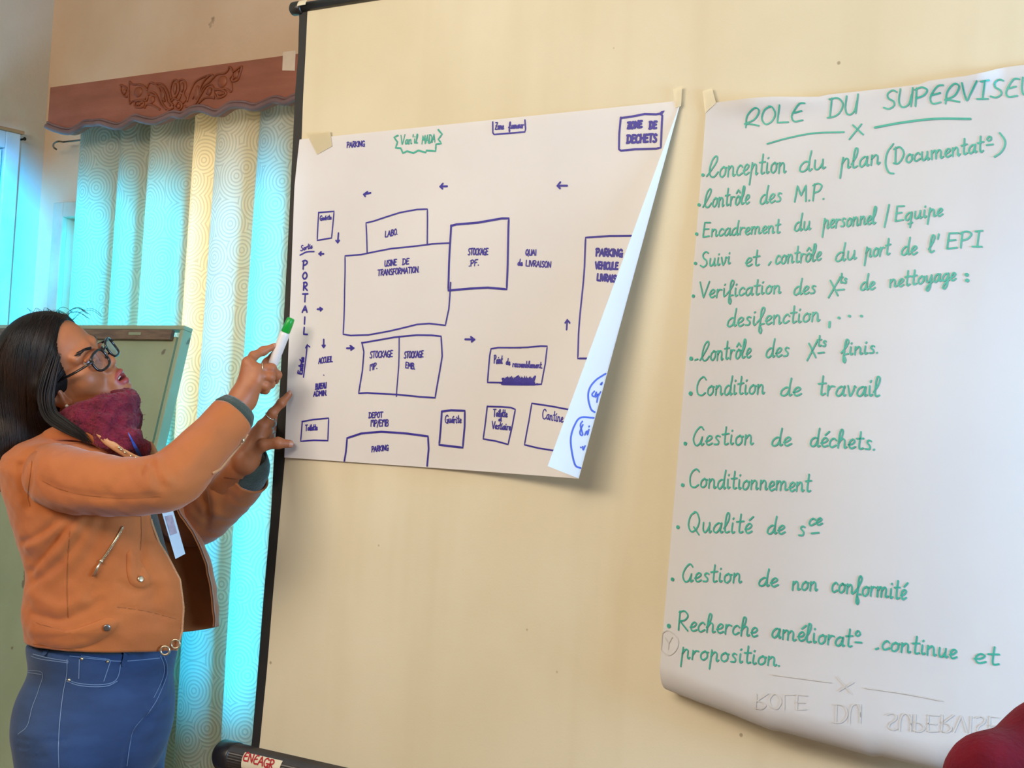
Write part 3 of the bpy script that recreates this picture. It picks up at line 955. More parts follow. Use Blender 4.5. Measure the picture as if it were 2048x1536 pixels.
# ================================================================== HANDWRITING
GL = {
 'A': (14, '0,0 7,20 13,0;2.5,7 11,7.5'), 'B': (12.5, '1.5,0 1.5,20;~1,20 8,19.5 10,16 7,11.5 2,10.5;~2,10.5 9,10 11.5,5 8,0.5 0.5,0'),
 'C': (13, '~12,17 8.5,20 3.5,17 1,10 3,2 8,0 12.5,3'), 'D': (14, '2,0 2,20;~0,19.5 8,19 13,12 11,4 6,0.5 0,0'),
 'E': (12, '11,19.5 2,20 1.5,0 11,0.8;1.5,10.5 9,11'), 'e2': (12.5, '~11.5,19.5 7,19.5 3,13 1.5,6 4,0.5 11,1;~3,10 9.5,11.5'),
 'F': (11, '11,20 2,20 1.5,0;1.5,10 8,10.5'), 'G': (14, '~12,17 8,20 2.5,16 1,8 4,1 8.5,0 12,5;7.5,8 13.5,8.5;12,8 12.5,-1'),
 'H': (13, '1,0 1,20;11.5,0 11.5,20;1,10 11.5,11'), 'I': (5, '2.5,0 2.5,20'), 'I2': (10, '5,0 5.5,20;0.5,0.8 10,-0.5;2,20 9,20.5'),
 'K': (12.5, '1,0 1,20;11,20 1.5,9 12,0'), 'L': (11, '1.5,20 1,0.5 10.5,0'), 'M': (16, '1,0 2.5,20 8,7 13,20 14.5,0'), 'M2': (15, '1.5,0 1,19 13,20 13.5,0;7,19 7,13'),
 'N': (14, '1,0 1.5,20 11.5,0 12.5,20'), 'O': (13, '~7,20 2.5,16 1,7 5,0 10,3 12,11 9,19 6,20'),
 'Q': (14, '~7,20 2.5,16 1,7 5,0 10,3 12,11 9,19 6,20;7,5 13,-3'), 'P': (12, '2,0 2,20;~0,18.5 6,20.5 11,17 8,11 2,9'),
 'R': (13, '2,0 2,20;~1,19 7,20.5 11,16 8,11 2,9.5;3,9.5 12.5,-0.5'), 'R2': (13.5, '~2,-1 2,10 5,17 9,20 12,16 9,7 1,3;~1,3 6,2 13.5,-0.5'),
 'S': (12, '~11,18 7.5,20 3.5,17 4.5,12 9,8 10,3 6,0 1,2'), 'T': (13, '0,19.5 13,20;6.5,20 6.5,0'),
 'U': (12.5, '~1,20 1,8 3,1 7,0 10,4 11.5,13;11.5,20 11.5,0'), 'V': (12, '0,20 6,0 12,20'), 'V2': (13, '~0,20 3,7 5.5,0 8,6 12.5,21'),
 'X': (12, '1,20 11,0;11,21 1,-1'), 'Z': (12, '1,19 11,19.5 1,0.5 11,0.5;3,10 9,10'),
 'Cc': (13, '~-1.5,1 3.5,6.5 9,14 10,18.5 8,20.3 4.2,17 1.5,10 1.6,4 4.5,0.4 8.5,0.4 13,4.5'), 'Dc': (13, '2,0.5 2,20;~0,18 7,19.5 12,13 10,5 5,0.5 0,1.5'), 'Gc': (13, '~11,17 8,20 3,15 1,7 4,0.5 8,2 10.5,8;~10.5,9 10,3 11,0.5 13,2'),
 'a': (10.5, '~9,8.5 6,10 2.3,7 1.5,2.5 4,0 7,3 9,9;~9,10 8.6,3 9.5,0.3 11,1.5'), 'b': (9, '~1.5,19 1.5,4 4,0 7.5,3 7,8 4.5,9 2,6'), 'c': (8, '~8,8 5.5,10 2.2,7 1.5,2.5 4,0 8.5,2.5'),
 'd': (11, '~9,8.5 6,10 2.3,7 1.5,2 4,0 7,2 9,7;~9.7,20 9,11 9,2 10,0 11.5,1.5'), 'e': (8, '~1,4 5,5 7.5,8 5,10 2,7 2,2.5 4.5,0 8.5,2'),
 'f': (8.5, '~0.5,3 5,9 8,17 6,20 4.2,16 4,5 3.6,-6 5.6,-9.5 6.6,-5.5 4,0 8.5,1.5'), 'g': (10.5, '~9,8.5 6,10 2.3,7 1.5,2 4,0.5 7,3 9,9;~9,10 8.8,-3 6.5,-9 3.5,-8 4.5,-4 10.5,1.5'),
 'h': (11, '~1.5,5 5,13 5.6,19 3.6,20 2.3,14 2,0;~2,5 5,10 8,9 8.3,3 9,0.2 11,1.5'), 'i': (5, '~2,10 2,3 3,0 5,1.5;2.2,14.2 2.8,15.2'),
 'l': (6.5, '~0.5,4 4.5,12 5.2,18.5 3.2,20 2,15 2,3 3.5,0 6.5,1.5'), 'm': (16.5, '2,10 2,0;~2,6 5,10 7.3,8 7.3,0;~7.3,6 10.5,10 13,8 13,2 14,0 16.5,1.5'),
 'n': (11, '2,10 2,0;~2,6 5.5,10 8,8 8.2,2 9.2,0 11,1.5'), 'o': (9.5, '~6,10 2.3,7 2,2 5,0 8.3,3 8.3,7.5 6,10 7,8.5 9.5,8.7'),
 'p': (11, '3,12 2,-9;~2.6,5 5.5,10 8.3,9 8.6,2 9.5,0 11,1.5'), 'q': (10.5, '~9,8.5 6,10 2.3,7 1.5,2 4,0 7,3 9,9;9,10 8.6,-10;6,-5 11,-4'),
 'r': (8, '2,10 2,0;~2,5 4.5,9.5 8,9.3'), 's': (8.5, '~7.5,9 4.8,10 3.2,7.5 6.6,4 6,0.8 2,0.6'), 't': (8, '~4.2,19 3.8,4 5,0.2 8,1.5;0.6,11.2 7.8,12'),
 'u': (11, '~2,10 2,3 4,0 6.5,2 8.3,6;~8.5,10 8.5,2 9.5,0 11,1.5'), 'v': (9, '~1,10 3,2 4.5,0 7,5 7.5,10 9,9'), 'x': (9, '1,10 8,0;8,10 1,0'),
 'y': (10.5, '~2,10 2,4 4,1.5 6.5,3 8.3,8;~8.5,10 8.2,-3 6,-9.5 3.5,-8 4.5,-4 10.5,1.5'),
 '.': (4, '1.5,0.2 2.1,0.8'), ',': (5, '2.4,1.5 1,-4'), "'": (5, '2.6,20 2,14.5'), ':': (5, '2,1.5 2.4,2;2,9 2.4,9.5'), '/': (8, '0,-3 7.5,21'), ' ': (8, ''),
}
ACC = {'é': ('e', '4.5,13 8.5,17'), 'è': ('e', '3,17 6,13'), 'ô': ('o', '2,13 5,17 8,13.5')}


def glyph(ch, caps_alt):
    extra = ''
    if ch in ACC:
        ch, extra = ACC[ch]
    ch = caps_alt.get(ch, ch)
    w, s = GL[ch]
    return w, [x for x in (s + (';' + extra if extra else '')).split(';') if x]


def strokes(text, alt=None, jit=0.35, seed=0):
    """poly-lines of a written word on a 20-unit-high grid, and its width"""
    rnd = random.Random(text + str(seed))
    x, out = 0.0, []
    for ch in text:
        w, ss = glyph(ch, alt or {})
        dy = rnd.uniform(-jit, jit)
        for s in ss:
            sm = s.startswith('~')
            pts = [tuple(map(float, q.split(','))) for q in s.lstrip('~').split()]
            pts = [(px + x + rnd.uniform(-jit, jit) * 0.5, py + dy + rnd.uniform(-jit, jit) * 0.5) for px, py in pts]
            P = catmull(np.array(pts), 1.2) if sm and len(pts) > 2 else linear(pts, 2.0)
            out.append(P)
        x += w + 0.8
    return x - 0.8, out


def write(emit, text, p0, p1, h, alt=None, lean=0.06, jit=0.35, seed=0):
    """baseline from p0 to p1 (pixels), capitals h pixels high"""
    w, ss = strokes(text, alt, jit, seed)
    p0 = np.array(p0, float); p1 = np.array(p1, float)
    d = (p1 - p0) / w
    up = np.array([lean * h, -h]) / 20.0
    for s in ss:
        emit(p0 + s[:, :1] * d + s[:, 1:] * up)


def zoom(ox, oy, sc):
    return lambda x, y: (ox + x / sc, oy + y / sc)


# ---------------------------------------------------------------- the site plan
B1, G1, BF = MB(), MB(), MB()


def flat1(px):
    P = []
    for u, v in px:
        p = on_y(u, v, S1Y)
        for _ in range(3):
            p = on_y(u, v, s1_y(p[0], p[2]) - lift(p[0], p[2]))
        P.append(p)
    return np.array(P)


NM = np.array([0, -1.0, 0])


def inkf(mbx, w):
    def emit(px):
        q = linear(px, 4.0)
        ribbon(mbx, flat1(q), np.tile(NM, (len(q), 1)), w, 0.0009)
    return emit


def box1(Z, pts, w=0.0030, smooth=False, mbx=None):
    q = [Z(*p) for p in pts]
    q = catmull(q, 4.0) if smooth else linear(q, 5.0)
    # a slightly shaky hand
    q = q + np.stack([0.5 * np.sin(np.arange(len(q)) * 0.21), 0.5 * np.sin(np.arange(len(q)) * 0.17 + 1)], 1)
    inkf(mbx or B1, w)(q)


def txt1(Z, text, a, b, h, alt=None, w=0.0022, mbx=None, lean=0.06, zs=1.0, jit=0.5):
    sc = np.hypot(*(np.array(Z(1, 0)) - np.array(Z(0, 0))))
    write(inkf(mbx or B1, w), text, Z(*a), Z(*b), h * sc, alt, lean, jit)


UC = {'M': 'M2'}
Z4 = zoom(560, 200, 3.938); Z5 = zoom(560, 580, 3.938); Z6 = zoom(1000, 180, 5.12); Z7 = zoom(1000, 580, 3.658); Z8 = zoom(1040, 440, 4.8); Z3 = zoom(480, 500, 5.122)
txt1(Z4, 'PARKING', (527, 375), (668, 364), 42)
txt1(Z4, "Van'il", (950, 352), (1085, 342), 72, {'V': 'V2'}, mbx=G1); txt1(Z4, 'MADA', (1118, 347), (1222, 332), 66, mbx=G1)
box1(Z4, [(930, 278), (900, 292), (925, 330), (910, 375), (950, 378), (968, 418), (1000, 402), (1050, 418), (1090, 398), (1150, 415), (1155, 400), (1228, 405), (1232, 350), (1275, 345), (1250, 310), (1278, 270), (1248, 235)], 0.0036, mbx=G1)
txt1(Z4, 'Zone', (1695, 232), (1762, 230), 56); txt1(Z4, 'fumeur', (1800, 226), (1920, 220), 52)
box1(Z4, [(1677, 172), (1676, 255), (1685, 270), (1740, 266), (1900, 255), (1930, 253), (1936, 230), (1932, 160)])
def arrow(Z, a, b, h1, h2, w=0.0038):
    box1(Z, [a, b], w); box1(Z, [h1, b, h2], w)
arrow(Z4, (715, 730), (660, 742), (690, 722), (672, 757)); arrow(Z4, (1318, 678), (1262, 680), (1285, 657), (1280, 697)); arrow(Z6, (690, 978), (588, 978), (620, 943), (615, 1005))
box1(Z4, [(305, 885), (425, 875), (408, 1088), (297, 1108), (305, 885)]); txt1(Z4, 'Guérite', (315, 948), (405, 940), 36)
arrow(Z4, (462, 1047), (455, 1122), (443, 1105), (467, 1105)); txt1(Z4, 'Sortie', (163, 1190), (255, 1167), 42); box1(Z4, [(160, 1220), (210, 1195), (268, 1192)], smooth=True)
arrow(Z4, (345, 1210), (308, 1210), (325, 1195), (322, 1222))
box1(Z4, [(688, 1207), (678, 968), (740, 955), (950, 888), (1080, 862), (1160, 858), (1163, 1140)]); txt1(Z4, 'LABO.', (828, 1082), (928, 1058), 46)
box1(Z4, [(510, 1500), (513, 1228), (640, 1220), (760, 1195), (880, 1170), (1163, 1138), (1200, 1132), (1338, 1128)])
box1(Z5, [(510, 2), (500, 350), (560, 360), (700, 355), (850, 325), (1080, 270), (1180, 265), (1305, 280), (1330, 150), (1340, 0), (1345, -60)])
box1(Z4, [(1348, 990), (1390, 978), (1560, 965), (1750, 935), (1805, 935), (1795, 1200), (1788, 1490), (1640, 1480), (1500, 1487), (1325, 1500), (1348, 990)], 0.0042)
txt1(Z4, 'USINE', (825, 1310), (920, 1300), 46); txt1(Z4, 'DE', (965, 1297), (1018, 1292), 46); txt1(Z4, 'TRANSFORMATION.', (770, 1385), (1098, 1357), 46)
txt1(Z4, 'STOCKAGE', (1482, 1220), (1640, 1218), 50); txt1(Z4, '.PF.', (1488, 1312), (1568, 1302), 46)
txt1(Z4, 'QUAI', (1935, 1222), (2020, 1222), 44); txt1(Z4, 'de', (1872, 1303), (1910, 1303), 48); txt1(Z8, 'LIVRAISON', (57, 442), (300, 458), 56)
for ch, x, y, h, w in (('P', 640, 195, 85, 52), ('O', 640, 297, 66, 50), ('R', 645, 412, 78, 48), ('T', 640, 530, 80, 52), ('A', 640, 637, 65, 52), ('I', 655, 757, 70, 14), ('L', 650, 865, 72, 45)):
    txt1(Z3, ch, (x, y), (x + w, y), h, w=0.0036, jit=0.2)
arrow(Z3, (795, 605), (845, 603), (822, 588), (825, 620)); arrow(Z3, (860, 915), (858, 995), (845, 975), (872, 975))
box1(Z3, [(652, 1300), (670, 1140), (690, 970)]); box1(Z3, [(675, 1000), (690, 968), (715, 990)])
wdt, ss = strokes('Entrée', None, 0.4)
for s in ss:
    q = np.array([637, 1275]) + s[:, :1] * np.array([22, -170]) / wdt + s[:, 1:] * np.array([-44, -6]) / 20
    inkf(B1, 0.0034)(np.array([Z3(*p) for p in q]))
txt1(Z5, 'ACCUEIL', (305, 580), (415, 564), 44); box1(Z5, [(345, 668), (349, 670)], 0.002); txt1(Z5, 'BUREAU', (280, 785), (365, 772), 44); txt1(Z5, 'ADMIN.', (265, 838), (370, 828), 40)
arrow(Z5, (528, 457), (582, 455), (555, 437), (560, 470)); arrow(Z5, (1460, 387), (1533, 388), (1505, 368), (1510, 405)); arrow(Z8, (450, 1050), (455, 957), (437, 985), (478, 985))
box1(Z5, [(645, 415), (760, 395), (900, 372), (1080, 357), (1200, 358), (1270, 365), (1277, 520), (1250, 690), (1225, 850), (1100, 843), (920, 823), (690, 808), (623, 812), (650, 640), (660, 490), (645, 415)], 0.0032); box1(Z5, [(940, 375), (935, 600), (920, 840)], 0.0026)
txt1(Z5, 'STOCKAGE', (708, 535), (888, 525), 50); txt1(Z5, 'MP.', (708, 634), (768, 617), 46, UC); txt1(Z5, 'STOCKAGE', (978, 537), (1130, 527), 50); txt1(Z5, 'EMB.', (988, 612), (1065, 625), 46)
box1(Z5, [(1900, 735), (1760, 728), (1635, 728), (1655, 520), (1665, 465), (1720, 455), (1900, 453)]); box1(Z7, [(65, 421), (200, 418), (300, 410), (347, 412), (335, 540), (305, 690), (260, 692), (0, 678)])
txt1(Z5, 'Point', (1685, 577), (1752, 580), 62); txt1(Z5, 'de', (1780, 587), (1812, 590), 48); txt1(Z7, 'rassemblement.', (92, 562), (312, 572), 46)
zz_ = []
for k in range(44):
    x = 1755 + 250 * k / 43
    zz_.append((x + (6 if k % 2 else -5), (688 + 6 * math.sin(k)) if k % 2 else 738 + 4 * math.sin(k * 2)))
box1(Z5, zz_, 0.0042); box1(Z5, [(1755, 700), (1850, 730), (1900, 700), (2003, 735)], 0.005); box1(Z5, [(1758, 738), (2005, 742)], 0.005); box1(Z5, [(1860, 690), (1880, 675), (1870, 735)], 0.004); box1(Z5, [(2025, 740), (2030, 741)], 0.004)
box1(Z5, [(175, 1035), (265, 1018), (383, 1008), (380, 1188), (270, 1185), (165, 1192), (175, 1035)]); txt1(Z5, 'Toilette', (200, 1108), (295, 1102), 46)
txt1(Z5, 'DEPOT', (700, 1008), (810, 1003), 42); txt1(Z5, 'MP/EMB', (715, 1075), (855, 1072), 50, UC)
box1(Z5, [(508, 1345), (520, 1270), (528, 1165), (640, 1130), (800, 1118), (1000, 1130), (1165, 1150), (1172, 1250), (1162, 1385)], 0.0040); txt1(Z5, 'PARKING', (722, 1275), (855, 1262), 42)
box1(Z5, [(1275, 955), (1350, 945), (1455, 950), (1455, 1080), (1443, 1243), (1350, 1232), (1255, 1220), (1275, 955)], 0.0040); txt1(Z5, 'Guérite', (1300, 1045), (1428, 1047), 60)
box1(Z5, [(1635, 915), (1740, 918), (1820, 925), (1853, 940), (1830, 1080), (1800, 1218), (1700, 1190), (1600, 1172), (1635, 915)]); txt1(Z5, 'Toilette', (1680, 995), (1790, 1000), 58); txt1(Z5, 'et', (1722, 1032), (1746, 1032), 30); txt1(Z5, 'Vestiaire', (1670, 1092), (1817, 1103), 58)
box1(Z7, [(540, 880), (380, 850), (235, 830), (215, 960), (180, 1132), (280, 1155), (400, 1174)]); txt1(Z7, 'Cantine', (310, 940), (462, 970), 72)
box1(Z6, [(1240, 285), (1350, 270), (1480, 245), (1600, 250), (1660, 240), (1680, 215), (1640, 240), (1665, 265), (1655, 480), (1648, 590), (1600, 602), (1380, 605), (1240, 620), (1220, 605), (1225, 450), (1240, 285)], 0.0038)
txt1(Z6, 'ZONE', (1305, 397), (1455, 382), 66, w=0.0042); txt1(Z6, 'DE', (1530, 395), (1605, 392), 70, w=0.0042); txt1(Z6, 'DECHETS', (1300, 542), (1605, 530), 78, w=0.0042)
box1(Z8, [(1180, 148), (860, 155), (635, 172), (620, 450), (595, 750), (565, 1100), (555, 1330), (700, 1328)], 0.0036)
txt1(Z8, 'PARKING', (730, 342), (985, 352), 66, w=0.0040); txt1(Z8, 'VEHICULE', (725, 468), (942, 475), 64, w=0.0038); txt1(Z8, 'de', (982, 476), (1035, 478), 70, w=0.0038); txt1(Z8, 'LIVRAISON', (742, 580), (990, 602), 62, w=0.0040)
# drawing on the back of the rolled-over part
def flap(pts, w=0.003, smooth=True):
    surf_line(BF, T1, [Z7(*p) for p in pts], w, 0.0008, smooth)
flap([(772, 612), (700, 660), (655, 720), (645, 790), (665, 870), (692, 893)]); flap([(685, 935), (590, 933), (545, 990), (518, 1080), (525, 1180), (550, 1280), (588, 1302)])
flap([(690, 740), (672, 765), (690, 780), (705, 745), (700, 785), (718, 760), (708, 820)], 0.0026); flap([(735, 690), (748, 675), (740, 692)], 0.003); flap([(722, 770), (735, 745)], 0.0026)
flap([(602, 960), (588, 990), (605, 1058), (590, 1060), (585, 1035), (606, 985)], 0.0026); flap([(620, 1060), (635, 1030), (640, 1060), (650, 1020)], 0.0026); flap([(650, 1000), (652, 996)], 0.003); flap([(590, 1150), (592, 1152)], 0.003); flap([(605, 1145), (608, 1170), (622, 1140)], 0.0026)
o = B1.build('blue_marker_drawing', M_blue, sheet1); tag(o, 'blue marker plan with boxes, arrows and labels')
o = G1.build('green_marker_lettering', M_teal, sheet1); tag(o, 'green marker name inside a wavy cloud')
if BF.v:
    o = BF.build('blue_marker_on_back', mat('blue_ink_back', '3f56c4', 0.5), sheet1)

# ---------------------------------------------------------------- the list
B2, GH = MB(), MB()
ZA = zoom(1380, 120, 3.066); ZB = zoom(1330, 560, 2.844); ZC2 = zoom(1290, 1000, 2.702)


def ink2(mbx, w):
    def emit(px):
        q = linear(px, 4.0)
        P, N = [], []
        for u, v in q:
            p, n = hit(T2, u, v)
            if p is not None:
                P.append(p); N.append(n)
        if len(P) > 1:
            ribbon(mbx, P, N, w, 0.0012)
    return emit


def t2w(Z, text, a, b, h, alt=None, w=0.0027, mbx=None, lean=0.10, jit=0.4):
    sc = np.hypot(*(np.array(Z(1, 0)) - np.array(Z(0, 0))))
    write(ink2(mbx or B2, w), text, Z(*a), Z(*b), h * sc, alt, lean, jit)


def l2(Z, pts, w=0.0027, smooth=True, mbx=None):
    q = [Z(*p) for p in pts]
    ink2(mbx or B2, w)(catmull(q, 4.0) if smooth else linear(q, 4.0))


def dot2(Z, x, y, w=0.0055):
    l2(Z, [(x - 2, y), (x + 3, y + 1)], w, False)


LC = {'C': 'Cc', 'D': 'Dc', 'E': 'E', 'G': 'Gc', 'I': 'I2'}
TT = {'E': 'e2', 'R': 'R2', 'I': 'I2', 'V': 'V2'}
t2w(ZA, 'ROLE', (330, 408), (700, 373), 112, TT); t2w(ZA, 'DU', (845, 355), (1025, 326), 118, TT); t2w(ZA, 'SUPERVISEUR', (1180, 302), (2215, 202), 112, TT, jit=0.6)
l2(ZA, [(475, 515), (600, 480), (760, 450), (945, 443)]); l2(ZA, [(1135, 415), (1300, 385), (1500, 362), (1720, 362)], 0.0036); l2(ZA, [(1000, 400), (1062, 458)], smooth=False); l2(ZA, [(1052, 395), (978, 487)], smooth=False)
dot2(ZA, 80, 705); t2w(ZA, 'Conception', (110, 722), (588, 690), 128, LC); t2w(ZA, 'du', (662, 692), (830, 665), 120); t2w(ZA, 'plan', (915, 672), (1165, 640), 120)
l2(ZA, [(1248, 515), (1210, 570), (1200, 640), (1220, 690), (1250, 697)]); t2w(ZA, 'Documentat', (1250, 640), (1800, 565), 104, LC, lean=0.02)
l2(ZA, [(1835, 470), (1822, 485), (1832, 497), (1848, 488), (1845, 472), (1833, 470)]); l2(ZA, [(1820, 523), (1858, 518)], smooth=False); l2(ZA, [(1900, 448), (1930, 490), (1930, 530), (1905, 570), (1868, 595)])
dot2(ZA, 57, 888); t2w(ZA, 'Contrôle', (85, 908), (362, 882), 112, LC); t2w(ZA, 'des', (425, 887), (562, 866), 110); t2w(ZA, 'M.P.', (638, 872), (830, 856), 100)
dot2(ZA, 42, 1067); t2w(ZA, 'Encadrement', (75, 1085), (552, 1060), 88, LC); t2w(ZA, 'du', (635, 1052), (740, 1040), 105); t2w(ZA, 'personnel', (810, 1037), (1138, 1005), 105); l2(ZA, [(1222, 888), (1193, 1025)], smooth=False); t2w(ZA, 'Equipe', (1252, 992), (1548, 955), 92, LC)
dot2(ZA, 35, 1247); t2w(ZA, 'Suivi', (60, 1270), (248, 1250), 92); t2w(ZA, 'et', (335, 1267), (425, 1260), 100); l2(ZA, [(483, 1258), (497, 1238)], smooth=False); t2w(ZA, 'contrôle', (520, 1252), (802, 1230), 105); t2w(ZA, 'du', (885, 1240), (1020, 1220), 108); t2w(ZA, 'port', (1068, 1212), (1225, 1195), 105); t2w(ZA, 'de', (1290, 1202), (1390, 1190), 105); t2w(ZA, "l'", (1460, 1182), (1530, 1172), 105); t2w(ZA, 'EPI', (1568, 1160), (1792, 1142), 95, LC)
dot2(ZA, 22, 1447); t2w(ZA, 'Verification', (55, 1462), (557, 1430), 98); t2w(ZA, 'des', (632, 1442), (772, 1430), 98); t2w(ZA, 'X', (845, 1455), (912, 1445), 100); t2w(ZA, 'ts', (915, 1367), (962, 1370), 60); l2(ZA, [(905, 1412), (946, 1407)], smooth=False); t2w(ZA, 'de', (1040, 1417), (1132, 1405), 98); t2w(ZA, 'nettoyage', (1218, 1398), (1628, 1350), 96); dot2(ZA, 1697, 1317); dot2(ZA, 1700, 1352)
t2w(ZB, 'desifenction', (350, 267), (880, 236), 100); l2(ZB, [(938, 240), (935, 268)], 0.004, False); dot2(ZB, 990, 215, 0.004); dot2(ZB, 1050, 205, 0.004); dot2(ZB, 1118, 205, 0.004)
dot2(ZB, 150, 447, 0.007); l2(ZB, [(172, 456), (188, 450)], smooth=False); t2w(ZB, 'Contrôle', (205, 462), (487, 442), 108, LC); t2w(ZB, 'des', (570, 442), (706, 432), 104); t2w(ZB, 'X', (805, 456), (862, 440), 92); t2w(ZB, 'ts', (862, 377), (918, 377), 62); l2(ZB, [(872, 416), (906, 412)], smooth=False); t2w(ZB, 'finis.', (1000, 428), (1217, 416), 88)
dot2(ZB, 147, 645, 0.007); t2w(ZB, 'Condition', (175, 657), (566, 647), 106); t2w(ZB, 'de', (650, 662), (772, 656), 98); t2w(ZB, 'travail', (865, 655), (1220, 662), 112, jit=0.6)
dot2(ZB, 117, 930, 0.006); t2w(ZB, 'Gestion', (155, 942), (502, 936), 108, LC); t2w(ZB, 'de', (600, 947), (716, 940), 98); t2w(ZB, 'déchets.', (820, 945), (1200, 968), 104)
dot2(ZB, 102, 1166, 0.006); t2w(ZB, 'Conditionnement', (135, 1178), (828, 1204), 104)
dot2(ZB, 75, 1405, 0.006); t2w(ZB, 'Qualité', (125, 1432), (492, 1442), 112); t2w(ZB, 'de', (575, 1447), (680, 1442), 98); t2w(ZB, 's', (752, 1455), (797, 1455), 110); t2w(ZB, 'ce', (815, 1397), (892, 1392), 78); l2(ZB, [(834, 1441), (877, 1437)], smooth=False)
dot2(ZC2, 150, 428, 0.006); t2w(ZC2, 'Gestion', (198, 442), (522, 447), 98, LC); t2w(ZC2, 'de', (608, 467), (717, 466), 92); t2w(ZC2, 'non', (790, 486), (932, 488), 92); t2w(ZC2, 'conformité', (1005, 498), (1410, 536), 104, jit=0.6)
dot2(ZC2, 130, 680, 0.007); t2w(ZC2, 'Recherche', (172, 702), (607, 738), 100, {'R': 'R'}); t2w(ZC2, 'améliorat', (680, 742), (1118, 797), 100); l2(ZC2, [(1150, 708), (1138, 722), (1148, 735), (1164, 725), (1158, 709), (1148, 708)]); l2(ZC2, [(1138, 768), (1172, 770)], smooth=False)
l2(ZC2, [(1248, 806), (1262, 800)], smooth=False); t2w(ZC2, 'continue', (1275, 808), (1682, 856), 98); t2w(ZC2, 'et', (1770, 878), (1912, 892), 100); t2w(ZC2, 'proposition.', (188, 855), (735, 897), 96)
# writing from the back of the sheet that shows through, mirrored
l2(ZC2, [(690, 943), (1005, 985)], 0.002, False, GH); l2(ZC2, [(1190, 1015), (1400, 1045), (1610, 1085)], 0.002, True, GH); l2(ZC2, [(1040, 955), (1118, 1045)], 0.002, False, GH); l2(ZC2, [(1128, 985), (1052, 1030)], 0.002, False, GH)
def mirrored(text, a, b, h, w=0.0018, alt=None):
    sc = 1 / 2.702
    wd, ss = strokes(text, alt)
    p0 = np.array(ZC2(*a)); p1 = np.array(ZC2(*b))
    for s in ss:
        q = p0 + s[:, :1] * (p1 - p0) / wd + (20 - s[:, 1:]) * np.array([0.05 * h, -h]) / 20 * sc
        ink2(GH, w)(q)
mirrored('ROLE', (590, 1128), (880, 1132), 80); mirrored('DU', (1022, 1205), (1170, 1205), 100); mirrored('SUPERVISE', (1300, 1242), (1920, 1262), 90)
GC = MB()
l2(ZC2, [(160, 725), (120, 705), (85, 740), (85, 800), (130, 838), (170, 810), (182, 760), (160, 725)], 0.0018, True, GC); l2(ZC2, [(112, 745), (130, 775), (148, 742)], 0.0018, False, GC); l2(ZC2, [(130, 775), (128, 805)], 0.0018, False, GC)
o = GC.build('faint_see_through_circle', M_ghost, sheet2); tag(o, 'faint grey circled letter showing through')
o = B2.build('green_marker_list', M_teal, sheet2); tag(o, 'green handwritten heading and list of tasks')
o = GH.build('faint_see_through_writing', M_ghost, sheet2); tag(o, 'faint grey mirrored writing showing through')

# red lettering on the roller's label
LB = MB()
def lab_emit(px):
    q = linear(px, 2.0); P, N = [], []
    for u, v in q:
        p, n = hit(LABEL_TREE, u, v)
        if p is not None: P.append(p); N.append(n)
    if len(P) > 1: ribbon(LB, P, N, 0.0032, 0.0008)
ZL = zoom(430, 1470, 7.585)
write(lab_emit, 'ENEAGR', ZL(420, 382), ZL(880, 520), 128 / 7.585, {'E': 'e2'}, 0.28, 0.3)
o = LB.build('red_lettering', M_red, lab)

# ================================================================== CLEAR TAPE AT THE SHEET CORNERS
m_ct = bpy.data.materials.new('clear_tape'); m_ct.use_nodes = True
nt = m_ct.node_tree; b_ = nt.nodes['Principled BSDF']; b_.inputs['Base Color'].default_value = srgb('e6d6b0'); b_.inputs['Roughness'].default_value = 0.35
t_ = nd(nt, 'ShaderNodeBsdfTransparent'); mx = nd(nt, 'ShaderNodeMixShader'); mx.inputs[0].default_value = 0.45
nt.links.new(b_.outputs[0], mx.inputs[1]); nt.links.new(t_.outputs[0], mx.inputs[2]); nt.links.new(mx.outputs[0], nt.nodes['Material Output'].inputs[0])


def tape(quad, y, label):
    q = [on_y(u, v, y) for u, v in quad]
    q2 = [p + np.array([0, 0.0004, 0]) for p in q]
    o = mesh('clear_tape', q + q2, [(0, 1, 2, 3), (7, 6, 5, 4), (0, 3, 7, 4), (1, 5, 6, 2), (0, 4, 5, 1), (3, 2, 6, 7)], m_ct, smooth=False)
    tag(o, label, 'tape', 'clear tape on the sheet corners')


tape([(612, 266), (660, 262), (664, 292), (634, 309)], -0.0078, 'clear tape over the upper left corner of the site plan sheet')
tape([(1346, 178), (1364, 172), (1362, 212), (1350, 216)], -0.0078, 'clear tape over the upper right corner of the site plan sheet')
tape([(1405, 182), (1424, 176), (1432, 206), (1410, 226)], -0.0062, 'clear tape over the upper left corner of the green list sheet')
# ================================================================== WOMAN AT THE SCREEN
def skin_mat(name, c1, c2, rough=0.5):
    m, nt, b = new_mat(name)
    tc = nd(nt, 'ShaderNodeTexCoord'); n = nd(nt, 'ShaderNodeTexNoise', Scale=22.0, Detail=4.0); nt.links.new(tc.outputs['Object'], n.inputs['Vector'])
    nt.links.new(ramp(nt, n.outputs[0], [(0.35, srgb(c1)), (0.7, srgb(c2))]), b.inputs['Base Color'])
    b.inputs['Roughness'].default_value = rough
    b.inputs['Subsurface Weight'].default_value = 0.08; b.inputs['Subsurface Radius'].default_value = (0.010, 0.004, 0.002); b.inputs['Subsurface Scale'].default_value = 0.5
    n2 = nd(nt, 'ShaderNodeTexNoise', Scale=260.0, Detail=3.0); nt.links.new(tc.outputs['Object'], n2.inputs['Vector'])
    bp = nd(nt, 'ShaderNodeBump', Strength=0.08, Distance=0.002); nt.links.new(n2.outputs[0], bp.inputs['Height']); nt.links.new(bp.outputs[0], b.inputs['Normal'])
    return m


